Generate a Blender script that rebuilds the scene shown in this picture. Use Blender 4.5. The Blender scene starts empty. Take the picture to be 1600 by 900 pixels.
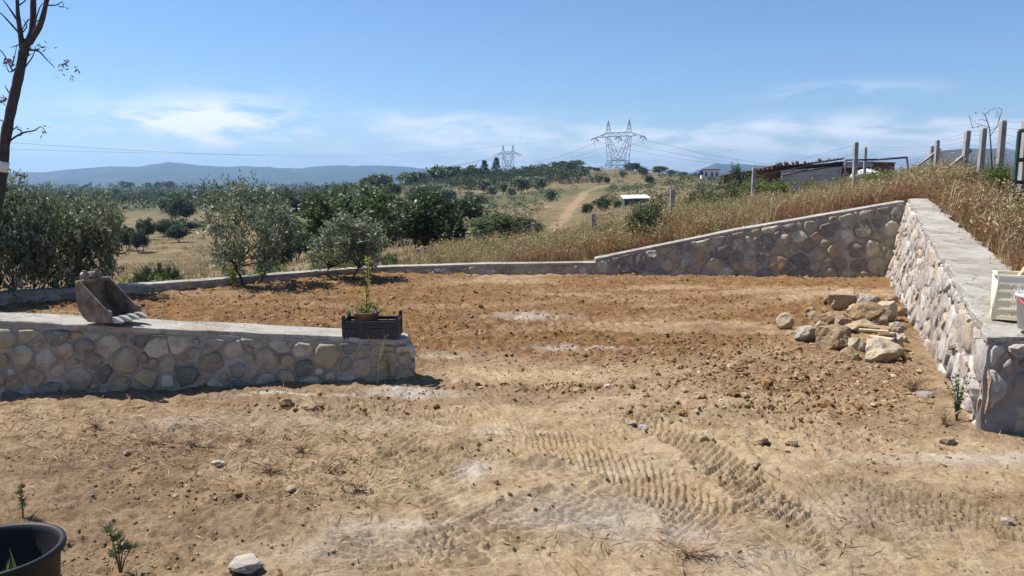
import bpy, math, random
import numpy as np
from mathutils import Vector, Matrix

R = math.radians
scene = bpy.context.scene
COL = scene.collection

# ------------------------------------------------------------------ camera
PITCH = R(7.9); EYE = 1.6; FPX = 1200.0
cam_d = bpy.data.cameras.new('camera')
cam = bpy.data.objects.new('camera', cam_d); COL.objects.link(cam)
cam.location = (0, 0, EYE); cam.rotation_euler = (math.pi/2 - PITCH, 0, 0)
cam_d.sensor_width = 36; cam_d.lens = 36*FPX/1600.0
cam_d.clip_start = 0.05; cam_d.clip_end = 30000
scene.camera = cam
scene.render.resolution_x = 1024; scene.render.resolution_y = 576

# ------------------------------------------------------------------ sun, sky
SUN_AZ = np.array([-0.93, 0.33]); SUN_AZ /= np.linalg.norm(SUN_AZ)
SUN_EL = R(57)
SUN = Vector((SUN_AZ[0]*math.cos(SUN_EL), SUN_AZ[1]*math.cos(SUN_EL), math.sin(SUN_EL)))
sd = bpy.data.lights.new('sun', 'SUN'); so = bpy.data.objects.new('sun', sd); COL.objects.link(so)
sd.energy = 4.9; sd.angle = R(0.53); sd.color = (1.0, 0.95, 0.88)
so.rotation_euler = SUN.to_track_quat('Z', 'Y').to_euler(); so.location = (-30, 25, 60)

world = bpy.data.worlds.new('World'); scene.world = world; world.use_nodes = True
wt = world.node_tree; wt.nodes.clear()
def wn(t, **k):
    n = wt.nodes.new(t)
    for a, b in k.items(): setattr(n, a, b)
    return n
def wmath(op, a, b=None, c=None, clamp=False):
    n = wn('ShaderNodeMath', operation=op); n.use_clamp = clamp
    for i, v in enumerate((a, b, c)):
        if v is None: continue
        if isinstance(v, (int, float)): n.inputs[i].default_value = v
        else: wt.links.new(v, n.inputs[i])
    return n.outputs[0]
def wsmooth(v, lo, hi):
    n = wn('ShaderNodeMapRange', interpolation_type='SMOOTHSTEP')
    wt.links.new(v, n.inputs['Value'])
    n.inputs['From Min'].default_value = lo; n.inputs['From Max'].default_value = hi
    return n.outputs[0]
sky = wn('ShaderNodeTexSky', sky_type='NISHITA'); sky.sun_disc = False
sky.sun_elevation = SUN_EL; sky.sun_rotation = math.atan2(SUN_AZ[0], SUN_AZ[1])
sky.altitude = 200; sky.air_density = 1.0; sky.dust_density = 0.15; sky.ozone_density = 4.0
tc = wn('ShaderNodeTexCoord')
sep = wn('ShaderNodeSeparateXYZ'); wt.links.new(tc.outputs['Generated'], sep.inputs[0])
el = wmath('MULTIPLY', wmath('ARCSINE', sep.outputs['Z']), 180/math.pi)
az = wmath('MULTIPLY', wmath('ARCTAN2', sep.outputs['X'], sep.outputs['Y']), 180/math.pi)
cv = wn('ShaderNodeCombineXYZ')
wt.links.new(wmath('MULTIPLY', az, 0.20), cv.inputs[0]); wt.links.new(wmath('MULTIPLY', el, 0.85), cv.inputs[1])
nz = wn('ShaderNodeTexNoise'); nz.inputs['Scale'].default_value = 1.0; nz.inputs['Detail'].default_value = 7
nz.inputs['Roughness'].default_value = 0.55; nz.inputs['Distortion'].default_value = 0.3
wt.links.new(cv.outputs[0], nz.inputs['Vector'])
cv2 = wn('ShaderNodeCombineXYZ')
wt.links.new(wmath('MULTIPLY', az, 0.035), cv2.inputs[0]); wt.links.new(wmath('MULTIPLY', el, 0.25), cv2.inputs[1]); cv2.inputs[2].default_value = 3.3
nz2 = wn('ShaderNodeTexNoise'); nz2.inputs['Scale'].default_value = 1.0; nz2.inputs['Detail'].default_value = 4
wt.links.new(cv2.outputs[0], nz2.inputs['Vector'])
# low band of thin cloud, and one loose wispy bank to the left
band = wmath('MULTIPLY', wsmooth(wmath('ADD', el, wmath('MULTIPLY', wmath('SUBTRACT', nz2.outputs[0], 0.5), -7.0)), 5.2, 2.6), wsmooth(wmath('ADD', az, wmath('MULTIPLY', nz.outputs[0], 10)), -10.0, 3.0))
bandc = wmath('MULTIPLY', band, wsmooth(wmath('ADD', nz.outputs[0], wmath('MULTIPLY', nz2.outputs[0], 0.25)), 0.44, 0.80))
def gauss(v, c, s):
    d = wmath('DIVIDE', wmath('SUBTRACT', v, c), s)
    return wmath('EXPONENT', wmath('MULTIPLY', wmath('MULTIPLY', d, d), -1.0))
bank = wmath('MULTIPLY', gauss(wmath('ADD', az, wmath('MULTIPLY', wmath('SUBTRACT', nz2.outputs[0], 0.5), 9.0)), -20.8, 6.5), gauss(wmath('ADD', el, wmath('MULTIPLY', wmath('SUBTRACT', nz.outputs[0], 0.5), 3.0)), 4.2, 1.5))
bankc = wmath('MULTIPLY', bank, wsmooth(nz.outputs[0], 0.36, 0.62))
bank2 = wmath('MULTIPLY', wmath('MULTIPLY', gauss(az, 22.5, 5.0), gauss(el, 6.0, 0.5)), wsmooth(nz.outputs[0], 0.42, 0.66))
cl = wmath('ADD', wmath('ADD', wmath('MULTIPLY', bandc, 0.80), wmath('MULTIPLY', bankc, 1.7)), wmath('MULTIPLY', bank2, 0.45), clamp=True)
hz = wmath('MULTIPLY', wsmooth(el, 7.0, -0.5), 0.06)       # thin high veil towards the horizon
fac = wmath('MAXIMUM', cl, hz)
tint = wn('ShaderNodeMix', data_type='RGBA', blend_type='MULTIPLY'); tint.inputs['Factor'].default_value = 1.0
wt.links.new(sky.outputs[0], tint.inputs[6]); tint.inputs[7].default_value = (0.86, 0.97, 1.13, 1)
mix = wn('ShaderNodeMix', data_type='RGBA'); wt.links.new(fac, mix.inputs['Factor'])
wt.links.new(tint.outputs[2], mix.inputs[6]); mix.inputs[7].default_value = (9.2, 9.4, 10.2, 1)
bg = wn('ShaderNodeBackground'); bg.inputs['Strength'].default_value = 0.070
wt.links.new(mix.outputs[2], bg.inputs['Color'])
wo = wn('ShaderNodeOutputWorld'); wt.links.new(bg.outputs[0], wo.inputs['Surface'])

scene.render.engine = 'CYCLES'
vs = scene.view_settings; vs.view_transform = 'Standard'; vs.look = 'None'; vs.exposure = 0.80; vs.gamma = 1.0
vs.use_curve_mapping = False
scene.cycles.volume_bounces = 0
scene.cycles.max_bounces = 6; scene.cycles.transparent_max_bounces = 8

# ------------------------------------------------------------------ helpers
SP, CP = math.sin(PITCH), math.cos(PITCH)
def ray(x, y):
    u = (x-800)/FPX; v = (450-y)/FPX
    return np.array([u, CP + v*SP, -SP + v*CP])
def at(x, y, Y):
    d = ray(x, y); t = Y/d[1]
    return np.array([d[0]*t, Y, EYE + d[2]*t])
def gp(x, y, z=0.0):
    d = ray(x, y); t = (z-EYE)/d[2]
    return np.array([d[0]*t, d[1]*t, z])
def sm(a, lo, hi):
    t = np.clip((a-lo)/(hi-lo), 0, 1); return t*t*(3-2*t)
def hash2(ix, iy, seed):
    n = (ix.astype(np.int64)*374761393 + iy.astype(np.int64)*668265263 + seed*1442695041) & 0xffffffff
    n = ((n ^ (n >> 13))*1274126177) & 0xffffffff
    n = ((n ^ (n >> 16))*2246822519) & 0xffffffff
    return ((n ^ (n >> 15)) & 0xffffff)/float(0xffffff)
def vnoise(x, y, seed=0):
    ix = np.floor(x); iy = np.floor(y); fx = x-ix; fy = y-iy
    fx = fx*fx*fx*(fx*(fx*6-15)+10); fy = fy*fy*fy*(fy*(fy*6-15)+10)
    a = hash2(ix, iy, seed); b = hash2(ix+1, iy, seed); c = hash2(ix, iy+1, seed); d = hash2(ix+1, iy+1, seed)
    return (a*(1-fx)+b*fx)*(1-fy) + (c*(1-fx)+d*fx)*fy
def fbm(x, y, seed=0, octv=4, lac=2.03, gain=0.5):
    s = np.zeros_like(np.asarray(x, float)); a = 1.0; t = 0
    ca, sa = math.cos(0.6), math.sin(0.6)
    for i in range(octv):
        s = s + a*vnoise(x, y, seed+i*17); t += a; a *= gain
        x, y = (x*ca - y*sa)*lac + 11.3, (x*sa + y*ca)*lac - 7.7
    return s/t

def tag(o, label=None, cat=None, group=None, kind=None):
    if label: o['label'] = label
    if cat: o['category'] = cat
    if group: o['group'] = group
    if kind: o['kind'] = kind
    return o
def empty(name, loc=(0, 0, 0), rz=0.0):
    o = bpy.data.objects.new(name, None); COL.objects.link(o)
    o.empty_display_size = 0.1; o.location = Vector(loc); o.rotation_euler = (0, 0, rz); return o
def link(name, me, parent=None, loc=(0, 0, 0)):
    o = bpy.data.objects.new(name, me); COL.objects.link(o)
    if parent is not None: o.parent = parent
    o.location = Vector(loc); return o
def np_mesh(name, v, f, mat, smooth=True, attrs=None):
    """v (N,3), f (M,3) or (M,4)"""
    v = np.asarray(v, np.float32); f = np.asarray(f, np.int32); k = f.shape[1]; m = len(f)
    me = bpy.data.meshes.new(name)
    me.vertices.add(len(v)); me.vertices.foreach_set('co', v.ravel())
    me.loops.add(m*k); me.loops.foreach_set('vertex_index', f.ravel())
    me.polygons.add(m); me.polygons.foreach_set('loop_start', np.arange(0, m*k, k, dtype=np.int32))
    me.update(calc_edges=True)
    me.polygons.foreach_set('use_smooth', np.full(m, smooth, bool))
    if attrs:
        for n, a in attrs.items():
            at_ = me.attributes.new(n, 'FLOAT', 'POINT'); at_.data.foreach_set('value', np.asarray(a, np.float32))
    if mat: me.materials.append(mat)
    return me
class MB:
    def __init__(s): s.v = []; s.f = []
    def add(s, vs_, fs):
        n = len(s.v); s.v += [tuple(map(float, p)) for p in vs_]; s.f += [tuple(n+i for i in q) for q in fs]; return s
    def box(s, c, size, M=None):
        hx, hy, hz_ = size[0]/2, size[1]/2, size[2]/2
        p = [Vector((a*hx, b*hy, d*hz_)) for a in (-1, 1) for b in (-1, 1) for d in (-1, 1)]
        if M is not None: p = [M @ q for q in p]
        p = [q + Vector(c) for q in p]
        return s.add(p, [(0, 1, 3, 2), (4, 6, 7, 5), (0, 4, 5, 1), (2, 3, 7, 6), (0, 2, 6, 4), (1, 5, 7, 3)])
    def tube(s, pts, rad, n=6, cap=True):
        pts = [Vector(p) for p in pts]
        if isinstance(rad, (int, float)): rad = [rad]*len(pts)
        vs_, fs = [], []; prev = None
        for i, p in enumerate(pts):
            t = (pts[min(i+1, len(pts)-1)] - pts[max(i-1, 0)])
            t = t.normalized() if t.length > 1e-9 else Vector((0, 0, 1))
            if prev is None: a = t.orthogonal().normalized()
            else:
                a = prev - t*prev.dot(t); a = a.normalized() if a.length > 1e-6 else t.orthogonal().normalized()
            prev = a; b = t.cross(a)
            for k in range(n):
                an = 2*math.pi*k/n; vs_.append(p + (a*math.cos(an) + b*math.sin(an))*rad[i])
        for i in range(len(pts)-1):
            for k in range(n):
                k2 = (k+1) % n; fs.append((i*n+k, i*n+k2, (i+1)*n+k2, (i+1)*n+k))
        if cap: fs.append(tuple(range(n))[::-1]); fs.append(tuple((len(pts)-1)*n+k for k in range(n)))
        return s.add(vs_, fs)
    def lathe(s, prof, n=32, c=(0, 0, 0)):
        vs_, fs = [], []
        for r, z in prof:
            for k in range(n):
                a = 2*math.pi*k/n; vs_.append((c[0]+r*math.cos(a), c[1]+r*math.sin(a), c[2]+z))
        for i in range(len(prof)-1):
            for k in range(n):
                k2 = (k+1) % n; fs.append((i*n+k, i*n+k2, (i+1)*n+k2, (i+1)*n+k))
        return s.add(vs_, fs)
    def prism(s, poly, a, b):
        """poly: list of Vector; extruded from offset a to offset b"""
        n = len(poly); p0 = [Vector(p)+Vector(a) for p in poly]; p1 = [Vector(p)+Vector(b) for p in poly]
        fs = [tuple(range(n))[::-1], tuple(range(n, 2*n))] + [(i, (i+1) % n, n+(i+1) % n, n+i) for i in range(n)]
        return s.add(p0+p1, fs)
    def mesh(s, name, mat, smooth=False):
        me = bpy.data.meshes.new(name); me.from_pydata(s.v, [], s.f); me.update()
        me.polygons.foreach_set('use_smooth', np.full(len(me.polygons), smooth, bool))
        if mat: me.materials.append(mat)
        return me
    def build(s, name, mat, parent=None, loc=(0, 0, 0), smooth=False):
        return link(name, s.mesh(name, mat, smooth), parent, loc)

# ------------------------------------------------------------------ materials
def mat_new(name, rough=0.9, spec=0.2):
    m = bpy.data.materials.new(name); m.use_nodes = True; nt = m.node_tree
    b = nt.nodes['Principled BSDF']; b.inputs['Roughness'].default_value = rough
    b.inputs['Specular IOR Level'].default_value = spec
    return m, nt, b
def ramp(nt, src, stops, mode='LINEAR'):
    r = nt.nodes.new('ShaderNodeValToRGB'); r.color_ramp.interpolation = mode
    el_ = r.color_ramp.elements
    while len(el_) < len(stops): el_.new(0.5)
    for e, (p, c) in zip(el_, stops): e.position = p; e.color = (*c, 1)
    nt.links.new(src, r.inputs[0]); return r.outputs[0]
def noise_n(nt, scale, detail=5, rough=0.6, coord='Object', stretch=None, dist=0.0):
    t = nt.nodes.new('ShaderNodeTexCoord'); n = nt.nodes.new('ShaderNodeTexNoise')
    n.inputs['Scale'].default_value = scale; n.inputs['Detail'].default_value = detail; n.inputs['Roughness'].default_value = rough
    n.inputs['Distortion'].default_value = dist
    src = t.outputs[coord]
    if stretch:
        mp = nt.nodes.new('ShaderNodeMapping'); mp.inputs['Scale'].default_value = stretch; nt.links.new(src, mp.inputs[0]); src = mp.outputs[0]
    nt.links.new(src, n.inputs['Vector']); return n.outputs[0]
def mixc(nt, f, a, b, mode='MIX'):
    n = nt.nodes.new('ShaderNodeMix'); n.data_type = 'RGBA'; n.blend_type = mode
    for i, v in ((0, f), (6, a), (7, b)):
        if isinstance(v, (int, float)): n.inputs[i].default_value = v
        elif isinstance(v, tuple): n.inputs[i].default_value = (*v, 1) if len(v) == 3 else v
        else: nt.links.new(v, n.inputs[i])
    return n.outputs[2]
def mth(nt, op, a, b=None, clamp=False):
    n = nt.nodes.new('ShaderNodeMath'); n.operation = op; n.use_clamp = clamp
    for i, v in enumerate((a, b)):
        if v is None: continue
        if isinstance(v, (int, float)): n.inputs[i].default_value = v
        else: nt.links.new(v, n.inputs[i])
    return n.outputs[0]
def mrange(nt, v, lo, hi, a=0.0, b=1.0):
    n = nt.nodes.new('ShaderNodeMapRange'); n.interpolation_type = 'SMOOTHSTEP'; nt.links.new(v, n.inputs[0])
    for i, x in enumerate((lo, hi, a, b)): n.inputs[1+i].default_value = x
    return n.outputs[0]
def bump(nt, b, h, strength=0.5, dist=0.02, prev=None):
    n = nt.nodes.new('ShaderNodeBump'); n.inputs['Strength'].default_value = strength; n.inputs['Distance'].default_value = dist
    nt.links.new(h, n.inputs['Height'])
    if prev is not None: nt.links.new(prev, n.inputs['Normal'])
    if b is not None: nt.links.new(n.outputs[0], b.inputs['Normal'])
    return n.outputs[0]
def attr(nt, name):
    a = nt.nodes.new('ShaderNodeAttribute'); a.attribute_name = name; return a.outputs['Fac']

def plain(name, c1, c2, scale=8, rough=0.85, spec=0.2, bstr=0.3, bdist=0.01, bscale=None, metal=0.0, c3=None):
    m, nt, b = mat_new(name, rough, spec)
    n = noise_n(nt, scale)
    st = [(0.3, c1), (0.7, c2)] if c3 is None else [(0.28, c1), (0.5, c2), (0.72, c3)]
    nt.links.new(ramp(nt, n, st), b.inputs['Base Color'])
    if bstr: bump(nt, b, noise_n(nt, bscale or scale*4, 6, 0.7), bstr, bdist)
    b.inputs['Metallic'].default_value = metal
    return m

def leaf_mat(name, cols, rough=0.55, trans=0.3, tcol=None):
    """per-leaf colour by island; thin translucent blade"""
    m, nt, b = mat_new(name, rough, 0.35)
    g = nt.nodes.new('ShaderNodeNewGeometry')
    n = len(cols)
    c = ramp(nt, g.outputs['Random Per Island'], [(i/(n-1), cols[i]) for i in range(n)])
    nt.links.new(c, b.inputs['Base Color'])
    t = nt.nodes.new('ShaderNodeBsdfTranslucent')
    nt.links.new(mixc(nt, 0.35, c, tcol or (0.22, 0.28, 0.05)), t.inputs['Color'])
    mx = nt.nodes.new('ShaderNodeMixShader'); mx.inputs[0].default_value = trans
    nt.links.new(b.outputs[0], mx.inputs[1]); nt.links.new(t.outputs[0], mx.inputs[2])
    nt.links.new(mx.outputs[0], nt.nodes['Material Output'].inputs['Surface'])
    return m

def soil_mat():
    m, nt, b = mat_new('soil', 0.95, 0.1)
    big = noise_n(nt, 0.55, 5, 0.6); med = noise_n(nt, 5.0, 6, 0.65); fine = noise_n(nt, 55.0, 4, 0.7)
    pale = ramp(nt, med, [(0.28, (0.31, 0.212, 0.118)), (0.5, (0.435, 0.318, 0.19)), (0.74, (0.55, 0.425, 0.275))])
    till = ramp(nt, med, [(0.28, (0.125, 0.064, 0.027)), (0.52, (0.215, 0.118, 0.050)), (0.78, (0.34, 0.21, 0.105))])
    grey = ramp(nt, med, [(0.3, (0.33, 0.275, 0.215)), (0.7, (0.50, 0.445, 0.375))])
    brn = ramp(nt, med, [(0.3, (0.185, 0.118, 0.066)), (0.7, (0.33, 0.228, 0.137))])
    c = mixc(nt, mth(nt, 'MULTIPLY', attr(nt, 'brown'), mrange(nt, big, 0.3, 0.6, 0.6, 1.0)), pale, brn)
    c = mixc(nt, attr(nt, 'tilled'), c, till)
    c = mixc(nt, attr(nt, 'grey'), c, grey)
    c = mixc(nt, attr(nt, 'chalk'), c, (0.60, 0.55, 0.47))
    c = mixc(nt, 0.7, c, ramp(nt, fine, [(0.28, (0.60, 0.58, 0.56)), (0.5, (1.05, 1.05, 1.05)), (0.72, (1.3, 1.3, 1.3))]), 'MULTIPLY')
    c = mixc(nt, 0.8, c, ramp(nt, noise_n(nt, 17.0, 6, 0.72), [(0.30, (0.66, 0.63, 0.60)), (0.5, (1.0, 1.0, 1.0)), (0.70, (1.2, 1.2, 1.2))]), 'MULTIPLY')
    c = mixc(nt, mrange(nt, noise_n(nt, 170.0, 3, 0.6), 0.62, 0.70), c, (0.50, 0.43, 0.34))
    nt.links.new(c, b.inputs['Base Color'])
    n1 = bump(nt, None, noise_n(nt, 20.0, 9, 0.75), 0.9, 0.04)
    bump(nt, b, noise_n(nt, 110.0, 4, 0.8), 0.8, 0.010, n1)
    return m
M = {}
M['soil'] = soil_mat()
def clod_mat():
    m, nt, b = mat_new('clod', 0.95, 0.1)
    g = nt.nodes.new('ShaderNodeNewGeometry')
    c = ramp(nt, g.outputs['Random Per Island'], [(0, (0.16, 0.088, 0.040)), (0.4, (0.26, 0.156, 0.072)), (0.8, (0.34, 0.225, 0.122)), (0.98, (0.42, 0.31, 0.20)), (1, (0.55, 0.48, 0.40))])
    c = mixc(nt, 0.6, c, ramp(nt, noise_n(nt, 60, 4), [(0.3, (0.6, 0.6, 0.6)), (0.7, (1.2, 1.2, 1.2))]), 'MULTIPLY')
    nt.links.new(c, b.inputs['Base Color']); bump(nt, b, noise_n(nt, 90, 5, 0.7), 0.7, 0.01)
    return m
M['clod'] = clod_mat()

def stone_mat(name, cols):
    m, nt, b = mat_new(name, 0.88, 0.2)
    oi = nt.nodes.new('ShaderNodeObjectInfo'); n = len(cols)
    base = ramp(nt, oi.outputs['Random'], [(i/n, cols[i]) for i in range(n)], 'CONSTANT')
    tcn = nt.nodes.new('ShaderNodeTexCoord'); nn = nt.nodes.new('ShaderNodeTexNoise'); nn.noise_dimensions = '4D'
    nt.links.new(tcn.outputs['Object'], nn.inputs['Vector']); nt.links.new(mth(nt, 'MULTIPLY', oi.outputs['Random'], 50), nn.inputs['W'])
    nn.inputs['Scale'].default_value = 9; nn.inputs['Detail'].default_value = 7; nn.inputs['Roughness'].default_value = 0.65
    c = mixc(nt, 1.0, base, ramp(nt, nn.outputs[0], [(0.28, (0.45, 0.44, 0.44)), (0.48, (0.95, 0.95, 0.95)), (0.62, (1.12, 1.1, 1.05)), (0.75, (1.35, 1.25, 1.1))]), 'MULTIPLY')
    v = noise_n(nt, 26, 5, 0.7)
    c = mixc(nt, mrange(nt, v, 0.57, 0.66), c, (0.36, 0.335, 0.295))       # lime smears
    c = mixc(nt, mrange(nt, noise_n(nt, 14, 6, 0.7, dist=0.6), 0.56, 0.68), c, (0.17, 0.155, 0.14))
    nt.links.new(c, b.inputs['Base Color'])
    n1 = bump(nt, None, nn.outputs[0], 0.8, 0.035); bump(nt, b, noise_n(nt, 60, 6, 0.75), 0.7, 0.012, n1)
    return m
M['stone'] = stone_mat('wall_stone', [(0.203, 0.188, 0.154), (0.398, 0.348, 0.251), (0.374, 0.328, 0.263), (0.396, 0.345, 0.244), (0.234, 0.220, 0.189),
    (0.400, 0.324, 0.204), (0.275, 0.261, 0.218), (0.464, 0.372, 0.280), (0.478, 0.440, 0.334), (0.279, 0.240, 0.179), (0.406, 0.313, 0.199), (0.562, 0.493, 0.376)])
M['stone_pale'] = stone_mat('wall_stone_pale', [(0.369, 0.325, 0.284), (0.316, 0.275, 0.242), (0.441, 0.394, 0.351), (0.273, 0.237, 0.211), (0.389, 0.325, 0.261), (0.479, 0.437, 0.397), (0.335, 0.297, 0.272), (0.398, 0.310, 0.229)])
M['roof'] = stone_mat('roof_rock', [(0.13, 0.09, 0.07), (0.2, 0.15, 0.12), (0.16, 0.12, 0.1)])
M['rock'] = stone_mat('rock', [(0.34, 0.25, 0.155), (0.41, 0.335, 0.235), (0.29, 0.19, 0.105), (0.35, 0.30, 0.24), (0.31, 0.215, 0.125)])
M['mortar'] = plain('mortar', (0.31, 0.27, 0.22), (0.48, 0.43, 0.365), 7, 0.95, 0.1, 0.9, 0.03, 28)
M['mortar_pink'] = plain('mortar_pink', (0.37, 0.245, 0.175), (0.64, 0.485, 0.375), 6, 0.95, 0.1, 1.0, 0.08, 14)
M['mortar_pale'] = plain('mortar_pale', (0.23, 0.205, 0.18), (0.40, 0.365, 0.33), 7, 0.95, 0.1, 0.9, 0.03, 28)
def concrete():
    m, nt, b = mat_new('concrete', 0.9, 0.2)
    a = noise_n(nt, 3.0, 6, 0.65); s = noise_n(nt, 6.0, 5, 0.6, stretch=(1, 14, 1))
    c = ramp(nt, a, [(0.25, (0.25, 0.23, 0.19)), (0.5, (0.40, 0.375, 0.33)), (0.75, (0.52, 0.495, 0.445))])
    c = mixc(nt, 0.6, c, ramp(nt, s, [(0.3, (0.60, 0.59, 0.57)), (0.65, (1.08, 1.08, 1.08))]), 'MULTIPLY')
    c = mixc(nt, mrange(nt, noise_n(nt, 40, 4, 0.7), 0.58, 0.72), c, (0.30, 0.26, 0.2))
    ck = mth(nt, 'ABSOLUTE', mth(nt, 'SUBTRACT', noise_n(nt, 1.7, 7, 0.62, dist=0.8), 0.5))
    c = mixc(nt, mrange(nt, ck, 0.010, 0.0), c, (0.13, 0.115, 0.095))
    c = mixc(nt, mrange(nt, noise_n(nt, 2.2, 6, 0.7), 0.52, 0.66, 0.0, 0.55), c, (0.30, 0.225, 0.145))
    nt.links.new(c, b.inputs['Base Color'])
    n1 = bump(nt, None, s, 0.7, 0.03); bump(nt, b, noise_n(nt, 50, 6, 0.7), 0.6, 0.01, n1)
    return m
M['concrete'] = concrete()
M['post'] = plain('concrete_post', (0.21, 0.20, 0.19), (0.36, 0.345, 0.32), 6, 0.9, 0.2, 0.4, 0.006)
M['wire'] = plain('galvanised_wire', (0.16, 0.16, 0.165), (0.25, 0.25, 0.26), 4, 0.5, 0.4, 0, metal=0.4)
M['rust'] = plain('worn_steel', (0.075, 0.05, 0.036), (0.18, 0.135, 0.10), 11, 0.8, 0.3, 0.6, 0.008, 45, c3=(0.33, 0.265, 0.195))
M['tooth'] = plain('polished_steel', (0.36, 0.33, 0.29), (0.52, 0.49, 0.45), 12, 0.45, 0.5, 0.3, 0.004, metal=0.3)
M['black_plastic'] = plain('black_plastic', (0.008, 0.008, 0.009), (0.016, 0.016, 0.017), 10, 0.55, 0.3, 0.15, 0.002, 60)
M['navy_plastic'] = plain('dark_crate_plastic', (0.014, 0.016, 0.026), (0.028, 0.031, 0.045), 10, 0.5, 0.45, 0.15, 0.002, 60)
M['white_plastic'] = plain('off_white_plastic', (0.74, 0.66, 0.46), (0.84, 0.77, 0.58), 9, 0.5, 0.4, 0.12, 0.002, 50)
M['red_plastic'] = plain('red_plastic', (0.45, 0.03, 0.03), (0.55, 0.05, 0.04), 9, 0.45, 0.4, 0)
M['pail'] = plain('pale_grey_plastic', (0.48, 0.49, 0.50), (0.60, 0.61, 0.62), 9, 0.45, 0.4, 0)
M['wood'] = plain('raw_wood', (0.42, 0.29, 0.16), (0.60, 0.46, 0.29), 14, 0.8, 0.2, 0.3, 0.004)
M['terracotta'] = plain('brown_pot', (0.16, 0.10, 0.07), (0.24, 0.15, 0.10), 14, 0.8, 0.2, 0.2, 0.004)
M['bark'] = plain('olive_bark', (0.055, 0.045, 0.036), (0.13, 0.11, 0.09), 16, 0.95, 0.1, 0.8, 0.02)
M['bark_bare'] = plain('smooth_bark', (0.036, 0.034, 0.036), (0.085, 0.08, 0.08), 18, 0.9, 0.15, 0.6, 0.01)
M['band'] = plain('white_band', (0.62, 0.62, 0.62), (0.72, 0.72, 0.70), 20, 0.7, 0.3, 0)
M['lattice'] = plain('galvanised_lattice', (0.10, 0.105, 0.115), (0.15, 0.155, 0.165), 1, 0.6, 0.4, 0, metal=0.2)
M['insulator'] = plain('insulator', (0.035, 0.03, 0.032), (0.05, 0.045, 0.045), 1, 0.3, 0.5, 0)
M['green_paint'] = plain('dark_green_paint', (0.02, 0.05, 0.045), (0.04, 0.08, 0.07), 9, 0.5, 0.4, 0.2, 0.003)
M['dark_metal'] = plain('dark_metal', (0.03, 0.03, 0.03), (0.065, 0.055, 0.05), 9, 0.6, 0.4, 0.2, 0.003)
M['roof_sheet'] = plain('rusty_sheet', (0.045, 0.030, 0.030), (0.10, 0.06, 0.05), 3, 0.7, 0.3, 0.3, 0.01)
M['brick'] = plain('old_brick', (0.085, 0.05, 0.04), (0.16, 0.095, 0.07), 5, 0.9, 0.1, 0.6, 0.02)
M['block'] = plain('grey_block', (0.27, 0.27, 0.275), (0.38, 0.375, 0.37), 2, 0.9, 0.1, 0.4, 0.01)
M['maroon'] = plain('maroon_panel', (0.09, 0.028, 0.028), (0.15, 0.05, 0.045), 3, 0.8, 0.2, 0.2, 0.01)
M['slate'] = plain('blue_grey_sheet', (0.19, 0.21, 0.24), (0.29, 0.31, 0.34), 3, 0.6, 0.3, 0.2, 0.01)
M['white_wall'] = plain('white_render', (0.58, 0.54, 0.48), (0.74, 0.70, 0.64), 1, 0.9, 0.1, 0.2, 0.01)
M['glass_dark'] = plain('dark_glass', (0.02, 0.022, 0.026), (0.04, 0.04, 0.045), 2, 0.15, 0.5, 0)
M['tile'] = plain('clay_tile', (0.28, 0.11, 0.06), (0.38, 0.17, 0.10), 2, 0.9, 0.1, 0.2, 0.01)
M['blue_barrel'] = plain('blue_tank', (0.02, 0.05, 0.25), (0.03, 0.07, 0.33), 2, 0.4, 0.4, 0)
M['tarp'] = plain('pale_tarp', (0.62, 0.62, 0.63), (0.78, 0.78, 0.78), 3, 0.6, 0.3, 0.3, 0.02)
M['teal'] = plain('teal_sheet', (0.025, 0.075, 0.065), (0.05, 0.12, 0.10), 1, 0.6, 0.3, 0)
M['feather'] = plain('dark_feather', (0.02, 0.02, 0.022), (0.03, 0.03, 0.03), 20, 0.8, 0.2, 0)
M['olive'] = leaf_mat('olive_leaf', [(0.052, 0.068, 0.034), (0.10, 0.122, 0.066), (0.16, 0.186, 0.108), (0.25, 0.275, 0.19), (0.42, 0.44, 0.36)], 0.45, 0.2)
M['oak'] = leaf_mat('evergreen_leaf', [(0.036, 0.058, 0.022), (0.062, 0.094, 0.035), (0.095, 0.132, 0.052), (0.14, 0.18, 0.08)], 0.5, 0.22)
M['oak_dark'] = leaf_mat('dark_evergreen_leaf', [(0.020, 0.034, 0.014), (0.034, 0.054, 0.020), (0.052, 0.080, 0.030), (0.08, 0.105, 0.05)], 0.55, 0.15)
M['pine'] = leaf_mat('pine_needle', [(0.018, 0.030, 0.016), (0.030, 0.046, 0.022), (0.045, 0.065, 0.03)], 0.6, 0.1)
M['scrub'] = leaf_mat('scrub_leaf', [(0.035, 0.052, 0.022), (0.06, 0.082, 0.034), (0.09, 0.115, 0.05), (0.13, 0.14, 0.07)], 0.6, 0.15)
M['weed'] = leaf_mat('weed_leaf', [(0.05, 0.085, 0.02), (0.085, 0.13, 0.03), (0.13, 0.175, 0.045), (0.20, 0.22, 0.07)], 0.5, 0.35)
M['weed_pale'] = leaf_mat('pale_weed', [(0.16, 0.16, 0.06), (0.24, 0.22, 0.09), (0.33, 0.29, 0.12), (0.42, 0.36, 0.17)], 0.7, 0.3, (0.4, 0.35, 0.12))
M['straw'] = leaf_mat('dry_grass_blade', [(0.19, 0.13, 0.06), (0.30, 0.215, 0.105), (0.41, 0.315, 0.17), (0.54, 0.45, 0.28)], 0.8, 0.25, (0.45, 0.32, 0.14))
M['straw_dark'] = leaf_mat('dead_stalk', [(0.15, 0.095, 0.045), (0.25, 0.165, 0.08), (0.36, 0.26, 0.14), (0.55, 0.46, 0.30)], 0.8, 0.2, (0.4, 0.28, 0.13))
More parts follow.
